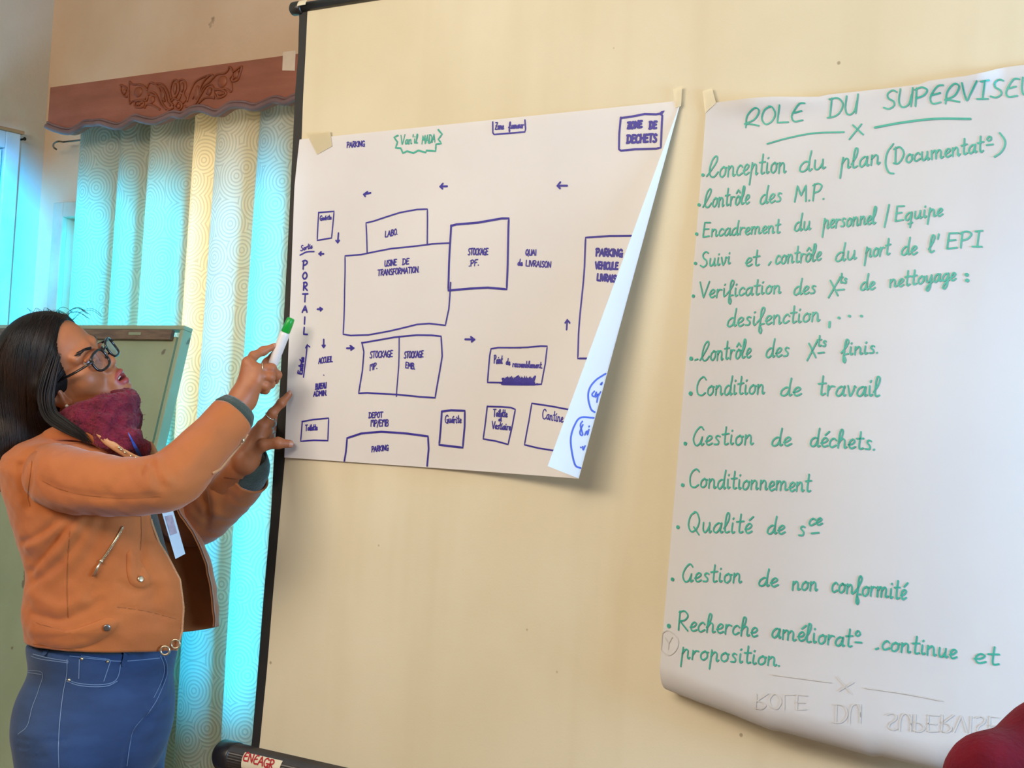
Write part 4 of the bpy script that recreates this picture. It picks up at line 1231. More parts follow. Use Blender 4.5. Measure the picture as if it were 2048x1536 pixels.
M_skin = skin_mat('skin', 'b06a42', 'a05d39')
M_lip = skin_mat('lips', 'a3453f', '943a38', 0.4)
M_nail = mat('finger_nail', 'c08a72', 0.3)
M_suede = mat('jacket_suede', 'b8652a', 0.78, 'a85a25', 7.0, 5.0, 0.10, 220, sheen=0.25, bdist=0.004)
M_suede_in = mat('jacket_trim', 'cf9668', 0.7, 'bf8456', 14.0)
M_seam = mat('jacket_seam', '9a5526', 0.8)
M_wool = mat('scarf_wool', '7a1230', 0.95, '5e0d26', 40.0, 6.0, 0.9, 150, sheen=0.08, bdist=0.006)
M_knit = mat('sweater_knit', '39463d', 0.95, '2d3932', 60.0, 4.0, 0.6, 300, sheen=0.3, bdist=0.003)
M_denim = mat('denim', '2a446f', 0.85, '21385e', 12.0, 6.0, 0.25, 500, sheen=0.15, bdist=0.002, stretch=(1, 1, 3))
M_stitch = mat('denim_stitch', '7389ab', 0.8)
M_denim_d = mat('denim_dark', '22355e', 0.85)
M_metal = mat('snap_metal', 'cfc3a8', 0.3, metal=0.9)
M_gold = mat('zip_metal', 'dccfb0', 0.25, metal=0.9)
M_frame = mat('glasses_acetate', '121014', 0.2, spec=0.6)
M_hair = mat('hair', '0c0909', 0.55, '150f0d', 30.0, 3.0, 0.5, 160, stretch=(3, 3, 0.35), bdist=0.004, spec=0.25)
M_strand = mat('hair_strand', '100b0a', 0.46, '2c1c15', 14.0, spec=0.32)
M_black = mat('shoe_leather', '191717', 0.4)

iR, iD, iF = CR[:, 0], CR[:, 1], CR[:, 2]


def vec(r, u, d):
    return r * iR - u * iD + d * iF


def proj(P):
    c = (np.asarray(P) - CPOS) @ CM.T
    return np.stack([1024 + FPX * c[..., 0] / c[..., 2], 768 + FPX * c[..., 1] / c[..., 2], c[..., 2]], -1)


r_h = unit([iR[0], iR[1], 0]); d_h = unit([iF[0], iF[1], 0]); UP = np.array([0, 0, 1.0])
YAW = math.radians(23)
BG = math.cos(YAW) * r_h - math.sin(YAW) * d_h       # the way her chest faces
BL = math.sin(YAW) * r_h + math.cos(YAW) * d_h       # her left
base = at(180, 1300, 3.27); base[2] = 0.0
lady = empty('person', base, 'woman in an orange suede jacket, maroon scarf and blue jeans pointing at the site plan', 'person')

# ---------------------------------------------------------------- head
HG = unit(vec(0.82, 0.45, -0.32))
HL = vec(0.22, 0.47, 0.86); HL = unit(HL - HG * (HL @ HG))
HH = np.cross(HG, HL)
HS = 0.97
NOSE = np.array([0.1165, 0, -0.027])
HO = at(230, 719, 3.20) - HS * (NOSE[0] * HG + NOSE[1] * HL + NOSE[2] * HH)


def hw(p):                            # head coordinates (forward, left, up) to world
    p = np.asarray(p, float)
    return HO + HS * (p[..., 0:1] * HG + p[..., 1:2] * HL + p[..., 2:3] * HH)


fh = Field((-0.13, -0.10, -0.21), (0.135, 0.10, 0.14), 0.0023)
fh.ell((-0.006, 0, 0.044), (0.099, 0.075, 0.086))
fh.ell((0.034, 0, -0.030), (0.060, 0.061, 0.080), k=0.03)
for s in (-1, 1):
    fh.cone((0.004, s * 0.052, -0.052), (0.074, s * 0.016, -0.090), 0.020, 0.017, 0.025)     # jaw
    fh.ball((0.060, s * 0.041, -0.024), 0.025, 0.02)                                           # cheek
    fh.cone((0.091, s * 0.014, 0.026), (0.074, s * 0.050, 0.024), 0.009, 0.008, 0.014)         # brow
    fh.ball((0.101, s * 0.033, 0.004), 0.014, 0.014, sub=True)                                 # eye hollow
fh.ball((0.087, 0, -0.089), 0.019, 0.02)                                                       # chin
fh.cone((0.088, 0, 0.016), (0.100, 0, -0.020), 0.0080, 0.0110, 0.010)                          # nose bridge
fh.ball((0.1045, 0, -0.026), 0.0125, 0.007)
for s in (-1, 1):
    fh.ell((0.098, s * 0.0140, -0.030), (0.011, 0.0082, 0.0088), k=0.006)                      # nostril wings
    fh.ball((0.101, s * 0.0065, -0.0375), 0.0032, 0.003, sub=True)
fh.ell((0.089, 0, -0.062), (0.018, 0.027, 0.024), k=0.014)                                     # mouth mound
for s in (-1, 1):
    fh.cone((0.1075, s * 0.003, -0.0545), (0.0935, s * 0.023, -0.0630), 0.0065, 0.003, 0.004)  # upper lip
    fh.cone((0.1040, 0, -0.0755), (0.0930, s * 0.021, -0.0665), 0.0082, 0.003, 0.004)          # lower lip
fh.ell((0.110, 0, -0.0648), (0.024, 0.0170, 0.0052), k=0.003, sub=True)                        # open mouth
for s in (-1, 1):                                                                              # lids
    fh.cone((0.0920, s * 0.022, 0.0095), (0.0860, s * 0.044, 0.0085), 0.0048, 0.004, 0.004)
    fh.cone((0.0920, s * 0.022, -0.003), (0.0860, s * 0.044, -0.003), 0.004, 0.0036, 0.004)
    fh.ell((-0.002, s * 0.073, -0.014), (0.017, 0.010, 0.031), k=0.005)                        # ear
    fh.ell((0.002, s * 0.082, -0.012), (0.009, 0.006, 0.019), k=0.004, sub=True)
    fh.ball((0.007, s * 0.073, -0.042), 0.0085, 0.005)
    fh.cone((0.0125, s * 0.074, -0.006), (0.0125, s * 0.073, -0.016), 0.0045, 0.0045, 0.003)
fh.cone((-0.030, 0, -0.06), (-0.055, 0, -0.19), 0.054, 0.052, 0.02)                            # neck
hv, hf = fh.mesh(2)
fc = hv[hf].mean(1)
lipmask = (np.abs(fc[:, 1]) < 0.0235) & (fc[:, 2] < -0.0485 - 0.10 * np.abs(fc[:, 1]) * 0) & (fc[:, 2] > -0.0825) & (fc[:, 0] > 0.0925)
lipmask &= ((fc[:, 2] + 0.0650) / 0.0170) ** 2 + (fc[:, 1] / 0.0235) ** 2 < 1
HEADV = hw(hv)

# ---------------------------------------------------------------- hands
NAILS = []


def finger(fd, pts, rs, k=0.004):
    P = [at(*p) for p in pts]
    fd.chain(P, rs, k)
    return P


def hand_field(pts):
    W_ = np.array([at(*p) for p in pts])
    return Field(W_.min(0) - 0.04, W_.max(0) + 0.04, 0.0019)


# right hand: index stretched along the marker, the rest folded round it
R_ = dict(
    wrist=(486, 797, 3.150), thumb=[(500, 768, 3.172), (519, 746, 3.196), (536, 727, 3.205), (551, 706, 3.204)],
    index=[(497, 726, 3.150), (507, 712, 3.166), (526, 702, 3.184), (550, 692, 3.190)],
    middle=[(511, 738, 3.143), (543, 737, 3.152), (554, 750, 3.170), (551, 762, 3.184)],
    ring=[(516, 751, 3.140), (541, 754, 3.146), (541, 768, 3.162), (533, 775, 3.175)],
    pinky=[(514, 764, 3.140), (530, 771, 3.145), (531, 780, 3.158), (524, 783, 3.170)])
L_ = dict(
    wrist=(492, 920, 3.236), thumb=[(504, 905, 3.222), (527, 890, 3.208), (556, 886, 3.205), (580, 888, 3.212)],
    index=[(525, 852, 3.222), (545, 826, 3.214), (563, 806, 3.214), (578, 789, 3.222)],
    middle=[(522, 862, 3.238), (541, 848, 3.268), (552, 842, 3.296), (562, 836, 3.312)],
    ring=[(517, 872, 3.248), (536, 862, 3.276), (548, 857, 3.300), (558, 852, 3.316)],
    pinky=[(511, 884, 3.256), (528, 877, 3.280), (540, 873, 3.300), (549, 869, 3.314)])
HANDV = []
for H_, elbow in ((R_, (360, 960, 3.04)), (L_, (395, 1050, 3.39))):
    allp = [q for k_, v_ in H_.items() if k_ != 'wrist' for q in v_] + [H_['wrist']]
    fd = hand_field(allp)
    wr = at(*H_['wrist']); el = at(*elbow)
    fd.cone(wr + unit(el - wr) * 0.06, wr, 0.028, 0.0245, 0.012)
    for k_, r0 in (('index', 0.0125), ('middle', 0.0125), ('ring', 0.0120), ('pinky', 0.0110)):
        fd.cone(wr, at(*H_[k_][0]), 0.0200, r0, 0.014)
    fd.cone(wr, at(*H_['thumb'][0]), 0.0200, 0.0150, 0.014)
    fd.cone(at(*H_['thumb'][0]), at(*H_['index'][0]), 0.010, 0.009, 0.012)
    if H_ is L_:
        fd.cone(at(519, 872, 3.238), at(533, 862, 3.244), 0.019, 0.012, 0.014)
    for k_, rs in (('index', (0.0105, 0.0092, 0.0082, 0.0066)), ('middle', (0.0108, 0.0094, 0.0084, 0.0070)), ('ring', (0.0102, 0.0090, 0.0080, 0.0066)), ('pinky', (0.0092, 0.0080, 0.0072, 0.0058)), ('thumb', (0.0150, 0.0118, 0.0105, 0.0080))):
        P = finger(fd, H_[k_], rs)
        for q in P[1:-1]:
            fd.ball(q, rs[1] * 1.04, 0.004)
        if k_ in ('index', 'thumb'):
            NAILS.append((P[-2], P[-1], rs[-1], k_, H_ is L_))
    v_, f_ = fd.mesh(2)
    HANDV.append((v_, f_))

# ---------------------------------------------------------------- the rest of the body under the clothes
SHR, ELR, WRR = at(98, 945, 3.11), at(352, 962, 3.035), at(486, 797, 3.15)
SHL, ELL, WRL = at(235, 925, 3.42), at(395, 1045, 3.40), at(492, 920, 3.236)
fb = Field(np.array([base[0] - 0.40, base[1] - 0.40, -0.02]), np.array([base[0] + 0.42, base[1] + 0.42, 1.52]), 0.009)
neck = at(150, 885, 3.26)
pelv = at(196, 1370, 3.27)
fb.cone(HO + HS * (-0.035 * HG - 0.09 * HH), neck, 0.052, 0.056, 0.02)
fb.cone(neck - UP * 0.06, at(170, 1080, 3.27), 0.085, 0.090, 0.04)
for s in (-1, 1):
    fb.cone(neck - UP * 0.05, at(165, 1040, 3.27) + BL * s * 0.07, 0.05, 0.085, 0.04)
    fb.ball(at(165, 1040, 3.27) + BL * s * 0.075 + BG * 0.06, 0.06, 0.03)
fb.cone(at(175, 1080, 3.27), at(200, 1330, 3.27), 0.092, 0.092, 0.04)
for s in (-1, 1):
    fb.cone(pelv + BL * 0.04 * s, pelv + BL * 0.06 * s - UP * 0.03, 0.075, 0.075, 0.02)
    hipj = at(196, 1470, 3.27) + BL * 0.088 * s - BG * 0.012
    kn = np.array([*(hipj + BL * 0.008 * s + BG * 0.012)[:2], 0.47]); an = np.array([*(kn - BG * 0.015)[:2], 0.08])
    fb.cone(hipj, kn, 0.066, 0.048, 0.015); fb.cone(kn, kn * 0.55 + an * 0.45 - BG * 0.01, 0.048, 0.046, 0.02); fb.cone(kn * 0.55 + an * 0.45 - BG * 0.01, an, 0.046, 0.034, 0.02)
    fb.cone(an, an + BG * 0.13 - UP * 0.045, 0.034, 0.024, 0.02)
for a, b_, c in ((SHR, ELR, WRR), (SHL, ELL, WRL)):
    fb.cone(neck - UP * 0.06, a, 0.05, 0.046, 0.03); fb.cone(a, b_, 0.045, 0.036, 0.02); fb.cone(b_, c, 0.036, 0.025, 0.015)
bv, bf_ = fb.mesh(1)
V = np.vstack([HEADV, HANDV[0][0], HANDV[1][0], bv])
n0, n1, n2 = len(HEADV), len(HEADV) + len(HANDV[0][0]), len(HEADV) + len(HANDV[0][0]) + len(HANDV[1][0])
F = np.vstack([hf, HANDV[0][1] + n0, HANDV[1][1] + n1, bf_ + n2])
body = mesh('body', V, F, [M_skin, M_lip], lady)
mi = np.zeros(len(F), np.int32); mi[:len(hf)][lipmask] = 1
body.data.polygons.foreach_set('material_index', mi)
HEAD_T = bvh(HEADV, hf)

M_eye, M_iris = mat('eye_white', 'b5a89e', 0.25), mat('iris', '1c100b', 0.15)
for s in (-1, 1):
    def orb(r, t1, n, m):
        return hw(np.array([[0.0790 + r * math.cos(x), s * 0.0325 + r * math.sin(x) * math.cos(y), 0.0035 + r * math.sin(x) * math.sin(y)] for x in np.linspace(0, t1, n) for y in np.linspace(0, 2 * math.pi, m, endpoint=False)]))
    eye = mesh('eye', orb(0.0118, math.pi, 12, 20), grid_faces(12, 20, True), M_eye, lady)
    mesh('iris', orb(0.0122, 0.48, 5, 16), grid_faces(5, 16, True), M_iris, eye)
b = MB()
q = [[0.0970 - 12 * y * y, y, z] for z in (-0.0655, -0.0590) for y in np.linspace(-0.015, 0.015, 9)]
b.add(hw(np.array(q)), grid_faces(2, 9)); b.build('teeth', mat('teeth', 'e8e0d4', 0.25), lady, smooth=True)
# eyebrows
for s in (-1, 1):
    b = MB()
    rnd = random.Random(5)
    for i in range(70):
        t = rnd.random() * 0.72; y0 = s * (0.014 + 0.036 * t); z0 = 0.0215 + 0.010 * math.sin(min(1, t * 1.4) * 1.9) - 0.006 * t + rnd.uniform(-0.0025, 0.0025)
        P, N = [], []
        for e in range(4):
            yy = y0 + s * 0.0022 * e; z1 = z0 + 0.0009 * e
            o0 = hw(np.array([0.16, yy * 1.3, z1])); d0 = unit(hw(np.array([0.0, yy, z1])) - o0)
            p, n_, _, _ = HEAD_T.ray_cast(Vector(o0), Vector(d0))
            if p is not None:
                P.append(np.array(p)); N.append(-d0)
        if len(P) == 4: ribbon(b, P, N, [0.0013, 0.0012, 0.0009, 0.0004], 0.0006)
    b.build('eyebrow', M_hair, lady)

# ---------------------------------------------------------------- glasses
def rim(s):
    q = []
    for a in np.linspace(0, 2 * math.pi, 36, endpoint=False):
        c, d = math.cos(a), math.sin(a)
        yy = 0.0240 * math.copysign(abs(c) ** 0.72, c); z1 = 0.0195 * math.copysign(abs(d) ** 0.72, d)
        z1 = z1 - 0.002 * (yy * s > 0) * 0
        yl = s * 0.0330 + yy
        q.append([0.1120 - 3.2 * max(0, abs(yl) - 0.02) ** 2 * 2.2, yl, -0.0070 + z1])
    return np.array(q)


g = MB()
for s in (-1, 1):
    q = hw(rim(s)); q = np.vstack([q, q[:2]])
    v_, f_ = tube(q[:-1], 0.0026, 8, cap=False); g.add(v_, f_)
    hinge = np.array([0.1010, s * 0.0620, 0.003])
    g.tube(catmull(hw(np.array([[0.1055, s * 0.0560, 0.002], hinge, [0.078, s * 0.0755, 0.005], [0.02, s * 0.0785, 0.008], [-0.012, s * 0.0790, 0.004], [-0.030, s * 0.077, -0.014]])), 0.006), 0.0044, 8, flat=0.5)
g.tube(catmull(hw(np.array([[0.1120, -0.0095, 0.002], [0.1155, 0, 0.005], [0.1120, 0.0095, 0.002]])), 0.003), 0.0019, 8)
for s in (-1, 1):
    g.tube(hw(np.array([[0.1140, s * 0.010, -0.008], [0.1065, s * 0.0095, -0.012]])), 0.0018, 6)
gl_o = g.build('glasses', M_frame, lady, smooth=True)
g = MB()
for s in (-1,):
    g.tube(hw(np.array([[0.098, s * 0.0680, 0.0045], [0.074, s * 0.0790, 0.0056]])), 0.0012, 6)
g.build('temple_inlay', M_gold, gl_o)
m_lens = bpy.data.materials.new('lens_glass'); m_lens.use_nodes = True
nt = m_lens.node_tree; nt.nodes.remove(nt.nodes['Principled BSDF'])
tr = nd(nt, 'ShaderNodeBsdfTransparent', Color=(0.76, 0.81, 0.95, 1)); gg = nd(nt, 'ShaderNodeBsdfGlossy', Roughness=0.03); mx = nd(nt, 'ShaderNodeMixShader'); mx.inputs[0].default_value = 0.14
nt.links.new(tr.outputs[0], mx.inputs[1]); nt.links.new(gg.outputs[0], mx.inputs[2]); nt.links.new(mx.outputs[0], nt.nodes['Material Output'].inputs[0])
for s in (-1, 1):
    q = rim(s); c = q.mean(0); c[0] += 0.0012
    v_ = np.vstack([hw(q), hw((q + c) / 2 + np.array([0.0008, 0, 0])), hw(c)[None]])
    n_ = len(q)
    f_ = [(i, (i + 1) % n_, n_ + (i + 1) % n_, n_ + i) for i in range(n_)] + [(n_ + i, n_ + (i + 1) % n_, 2 * n_) for i in range(n_)]
    mesh('lens', v_, f_, m_lens, gl_o)
# ear stud
def ball_mesh(mbx, c, r, n=10):
    q = [c + r * np.array([math.sin(a) * math.cos(t), math.sin(a) * math.sin(t), math.cos(a)]) for a in np.linspace(0, math.pi, n) for t in np.linspace(0, 2 * math.pi, n * 2, endpoint=False)]
    mbx.add(q, grid_faces(n, n * 2, True))
b = MB(); ball_mesh(b, hw(np.array([0.010, -0.0820, -0.043])), 0.0034); b.build('earring', mat('pearl', 'efe6d6', 0.15, spec=0.7), lady, smooth=True)

# ---------------------------------------------------------------- hair
fa = Field(at(60, 780, 3.22) - 0.27, at(60, 780, 3.22) + 0.27, 0.0045)
CE = lambda p: HO + HS * (p[0] * HG + p[1] * HL + p[2] * HH)
AX = np.stack([HG, HL, HH])
fa.ell(CE((-0.014, 0, 0.048)), np.array((0.108, 0.089, 0.102)) * HS, AX, 0.02)
fa.cone(CE((-0.045, 0, 0.03)), at(58, 800, 3.25), 0.085, 0.078, 0.03)
fa.cone(at(58, 800, 3.25), at(45, 870, 3.24), 0.076, 0.062, 0.03)
fa.chain([at(45, 870, 3.24), at(28, 920, 3.225), at(12, 962, 3.215)], [0.060, 0.046, 0.022], 0.02)
fa.chain([at(20, 880, 3.21), at(0, 930, 3.20), at(-6, 962, 3.20)], [0.045, 0.032, 0.016], 0.02)
# lock behind the ear that sweeps forward over the collar
fa.chain([at(112, 700, 3.165), at(88, 775, 3.155), at(90, 815, 3.155)], [0.030, 0.022, 0.010], 0.015)
# the face and ear stay clear
fa.ell(CE((0.098, 0, -0.006)), np.array((0.060, 0.140, 0.108)) * HS, AX, 0.008, sub=True)
fa.ell(CE((0.040, 0, -0.085)), np.array((0.062, 0.140, 0.070)) * HS, AX, 0.008, sub=True)
fa.cone(CE((0.012, -0.11, -0.024)), CE((0.012, -0.06, -0.045)), 0.020, 0.020, 0.008, sub=True)
av, af = fa.mesh(2)
hair = mesh('hair', av, af, M_hair, lady)
HT = bvh(av, af)
ST = MB()
rnd = random.Random(3)
guides = [  # (start -> end) swept from the parting to the tips, in image positions
    [(152, 648), (149, 690), (140, 735), (122, 762), (102, 780), (94, 806), (108, 834), (142, 853), (168, 873), (184, 890)],
    [(140, 636), (132, 690), (116, 740), (94, 785), (92, 818), (112, 845), (146, 862), (172, 882)],
    [(120, 624), (105, 690), (90, 750), (80, 800), (82, 832), (98, 852), (125, 862)],
    [(95, 628), (76, 690), (66, 760), (64, 820), (68, 860), (66, 890)],
    [(70, 632), (46, 690), (38, 770), (42, 840), (44, 890), (38, 930)],
    [(45, 645), (18, 700), (12, 780), (20, 850), (24, 910), (18, 960)],
    [(20, 665), (-6, 720), (-12, 800), (-4, 870), (4, 920), (6, 968)]]
G_ = np.array([resample(catmull(np.array(g_, float), 4), 40) for g_ in guides])
for i in range(1100):
    t = rnd.random() * (len(guides) - 1.001)
    k = int(t); w = t - k
    L0 = G_[k] * (1 - w) + G_[k + 1] * w
    a0 = int(rnd.uniform(0, 9)); a1 = int(rnd.uniform(26, 40))
    L0 = L0[a0:a1]
    j = np.linspace(0, 1, len(L0))
    L0 = L0 + np.stack([rnd.uniform(-5, 5) * j + 1.2 * np.sin(j * rnd.uniform(3, 7) + rnd.uniform(0, 6)), rnd.uniform(-6, 6) + 0 * j], 1)
    P = []
    off = rnd.uniform(-0.0002, 0.0014)
    for u, v in L0:
        p, n_ = hit(HT, u, v)
        if p is None: break
        P.append(p + n_ * off)
    if len(P) > 9:
        P = np.array(P)
        jump = np.linalg.norm(np.diff(P, axis=0), axis=1).max()
        if jump < 0.02:
            rr = rnd.uniform(0.0004, 0.0012) * np.sin(np.linspace(0.25, math.pi - 0.1, len(P)))
            ST.tube(P, np.maximum(rr, 0.0003), 5, cap=False)
# the lock that comes forward from behind the ear over the collar: loose strands
lock = catmull(np.array([at(*q) for q in ((112, 705, 3.135), (98, 755, 3.125), (92, 795, 3.122), (102, 830, 3.118), (132, 852, 3.110), (162, 870, 3.102), (186, 892, 3.100))]), 0.006)
_, lT, lA, lB = frames(lock, iF)
for i in range(230):
    a0 = int(rnd.uniform(0, 8)); a1 = int(len(lock) - rnd.uniform(0, 9))
    rad = math.sqrt(rnd.random()); an_ = rnd.uniform(0, 2 * math.pi)
    P = []
    for j in range(a0, a1):
        t = j / (len(lock) - 1)
        wd = 0.019 * (1 - t) ** 0.5 * (0.55 + 0.45 * min(1, t * 3)) + 0.0025
        P.append(lock[j] + lA[j] * math.cos(an_ + t) * rad * 0.008 + lB[j] * math.sin(an_ + t * 0.7) * rad * wd)
    ST.tube(P, np.maximum(rnd.uniform(0.0006, 0.0013) * np.sin(np.linspace(0.4, math.pi - 0.05, len(P))), 0.0002), 5, cap=False)
# flyaway hairs on the crown and at the tips
for i in range(26):
    x0 = rnd.uniform(60, 145); y0 = 632 + 0.001 * (x0 - 105) ** 2
    p, n_ = hit(HT, x0, y0 + 8)
    if p is None: continue
    e = p + vec(rnd.uniform(-0.01, 0.04), rnd.uniform(0.012, 0.026), rnd.uniform(-0.01, 0.02))
    ST.tube(catmull([p, (p + e) / 2 + UP * 0.008, e, e + vec(0.018, -0.012, 0)], 0.004), 0.0004, 4, cap=False)
ST.build('hair_strands', M_strand, hair, smooth=True)['kind'] = 'stuff'

# ---------------------------------------------------------------- scarf
fs = Field(at(205, 850, 3.2) - 0.19, at(205, 850, 3.2) + 0.19, 0.0035)
def ch(pts, rs, k=0.006):
    fs.chain([at(*p) for p in pts], rs, k)
ch([(128, 842, 3.175), (142, 836, 3.150), (172, 828, 3.132), (212, 821, 3.128), (243, 813, 3.150), (252, 806, 3.19), (240, 800, 3.26), (200, 800, 3.31), (150, 812, 3.33), (120, 830, 3.28)], [0.014, 0.022, 0.027, 0.030, 0.026, 0.026, 0.03, 0.03, 0.03, 0.03])
ch([(160, 850, 3.135), (212, 850, 3.115), (240, 848, 3.128), (252, 840, 3.17), (245, 835, 3.25), (200, 835, 3.32)], [0.020, 0.029, 0.026, 0.022, 0.03, 0.03])
ch([(185, 868, 3.130), (222, 874, 3.112), (256, 884, 3.116), (280, 897, 3.135), (284, 905, 3.16)], [0.018, 0.028, 0.030, 0.018, 0.014])
ch([(215, 895, 3.14), (262, 903, 3.135), (285, 920, 3.15)], [0.02, 0.024, 0.014])
ch([(248, 800, 3.150), (257, 787, 3.155)], [0.012, 0.006], 0.004)
ch([(255, 830, 3.140), (264, 858, 3.14), (272, 878, 3.135)], [0.012, 0.010, 0.008], 0.004)
fs.cone(at(200, 840, 3.25), at(200, 900, 3.25), 0.075, 0.07, 0.03)
sv, sf = fs.mesh(1)
rn = np.random.RandomState(2)
ph = sv @ np.array([[210, 120, -80], [-90, 230, 140], [60, -110, 260]]).T
sv = sv + 0.0022 * np.sin(ph) + rn.normal(0, 0.0006, sv.shape)
scarf = mesh('scarf', sv, sf, M_wool, lady)
SCT = bvh(sv, sf)
fz = MB()
rnd = random.Random(11)
for i in range(420):
    p, n_ = hit(SCT, rnd.uniform(135, 298), rnd.uniform(785, 915))
    if p is None: continue
    e = p + n_ * rnd.uniform(0.001, 0.004) + vec(rnd.uniform(-1, 1), rnd.uniform(-1, 1), rnd.uniform(-0.5, 0.5)) * 0.006
    fz.tube([p - n_ * 0.001, (p + e) / 2 + n_ * 0.001, e], [0.0005, 0.0004, 0.0002], 4, cap=False)
o = fz.build('wool_fuzz', M_wool, scarf); o['kind'] = 'stuff'
b = MB()
lp = [on_p for on_p in ((258, 866), (266, 882), (274, 898), (284, 918))]
P, N = [], []
for q in catmull(np.array(lp, float), 2.5):
    p, n_ = hit(SCT, *q)
    if p is not None: P.append(p - iF * 0.004); N.append(-iF)
P = np.array(P); P[2:-2] = sum(P[2 + k:len(P) - 2 + k] for k in (-2, -1, 0, 1, 2)) / 5
ribbon(b, P, N, np.linspace(0.0015, 0.010, len(P)), 0.001)
b.build('lanyard', mat('lanyard_blue', '2f56b8', 0.5), lady)
# ---------------------------------------------------------------- jacket
def seg_dist(uv, poly):
    """distance of image positions from a poly-line"""
    poly = np.asarray(poly, float)
    best = np.full(len(uv), 1e9)
    for a, b_ in zip(poly[:-1], poly[1:]):
        ab = b_ - a
        t = np.clip(((uv - a) @ ab) / (ab @ ab + 1e-9), 0, 1)
        best = np.minimum(best, np.linalg.norm(uv - a - t[:, None] * ab, axis=1))
    return best


def normals(V, F):
    F = np.asarray(F)
    n = np.cross(V[F[:, 1]] - V[F[:, 0]], V[F[:, 3]] - V[F[:, 0]])
    out = np.zeros_like(V)
    for i in range(4):
        np.add.at(out, F[:, i], n)
    return out / (np.linalg.norm(out, axis=1)[:, None] + 1e-12)


def crease(V, F, center, lines):
    """folds of cloth: grooves (negative) and ridges along lines of the near side"""
    V = np.array(V); N = normals(V, F)
    out = np.sign(((V - center) * N).sum(1))[:, None]
    N = N * np.where(out == 0, 1, out)
    near = (N @ iF) < 0.25
    uv = proj(V)[:, :2]
    d = np.zeros(len(V))
    for pts, w, h in lines:
        q = catmull(np.array(pts, float), 5)
        d += h * np.exp(-0.5 * (seg_dist(uv, q) / w) ** 2)
    d += 0.0012 * np.sin(V[:, 0] * 70 + V[:, 2] * 50) * np.sin(V[:, 2] * 60 - V[:, 0] * 30) + 0.0006 * np.sin(V[:, 0] * 180) * np.sin(V[:, 2] * 150 + 1)
    V[near] += N[near] * d[near, None]
    return V


lev = np.array([  # image row, centre column, depth, half width, half depth behind, half depth in front
    (866, 150, 3.255, .072, .062, .07), (880, 152, 3.255, .100, .078, .085), (897, 151, 3.257, .146, .096, .10), (917, 150, 3.26, .174, .112, .12),
    (945, 153, 3.265, .187, .122, .14), (990, 163, 3.27, .187, .129, .155), (1047, 180, 3.27, .183, .132, .165), (1085, 190, 3.27, .182, .134, .168), (1114, 200, 3.27, .181, .133, .17),
    (1160, 208, 3.27, .181, .132, .175), (1215, 204, 3.27, .186, .137, .18), (1245, 205, 3.27, .186, .137, .18), (1281, 207, 3.27, .181, .132, .176)], float)
nearE = np.array([(866, 190, 3.180), (880, 205, 3.160), (897, 228, 3.145), (917, 252, 3.135), (945, 275, 3.130), (990, 292, 3.130), (1047, 304, 3.135), (1085, 318, 3.140), (1114, 336, 3.148), (1160, 360, 3.158), (1215, 367, 3.163), (1262, 364, 3.165), (1300, 353, 3.168)], float)
farE = np.array([(866, 215, 3.30), (880, 250, 3.30), (897, 285, 3.30), (917, 312, 3.305), (945, 326, 3.31), (990, 345, 3.315), (1030, 364, 3.325), (1060, 384, 3.33), (1085, 398, 3.335), (1130, 415, 3.34), (1175, 424, 3.345), (1215, 429, 3.35), (1254, 431, 3.355)], float)
NV_, NP_ = 120, 150
tt = np.linspace(0, 1, NV_)
ti = np.linspace(0, 1, len(lev))
LV = np.stack([np.interp(tt, ti, lev[:, i]) for i in range(6)], 1)
ker = np.array([1, 2, 3, 2, 1]) / 9.0
for i in range(1, 6):
    LV[2:-2, i] = np.convolve(LV[:, i], ker, 'valid')
NE = np.stack([np.interp(tt, ti, nearE[:, i]) for i in range(3)], 1); FE = np.stack([np.interp(tt, ti, farE[:, i]) for i in range(3)], 1)


def ring_pt(L, phi, grow=0.0):
    c = at(L[1], L[0], L[2])
    bsag = L[5] if math.cos(phi) > 0 else L[4]
    return c + BG * (bsag + grow) * math.cos(phi) - BL * (L[3] + grow) * math.sin(phi)


def sm(x):
    x = min(1, max(0, x)); return x * x * (3 - 2 * x)


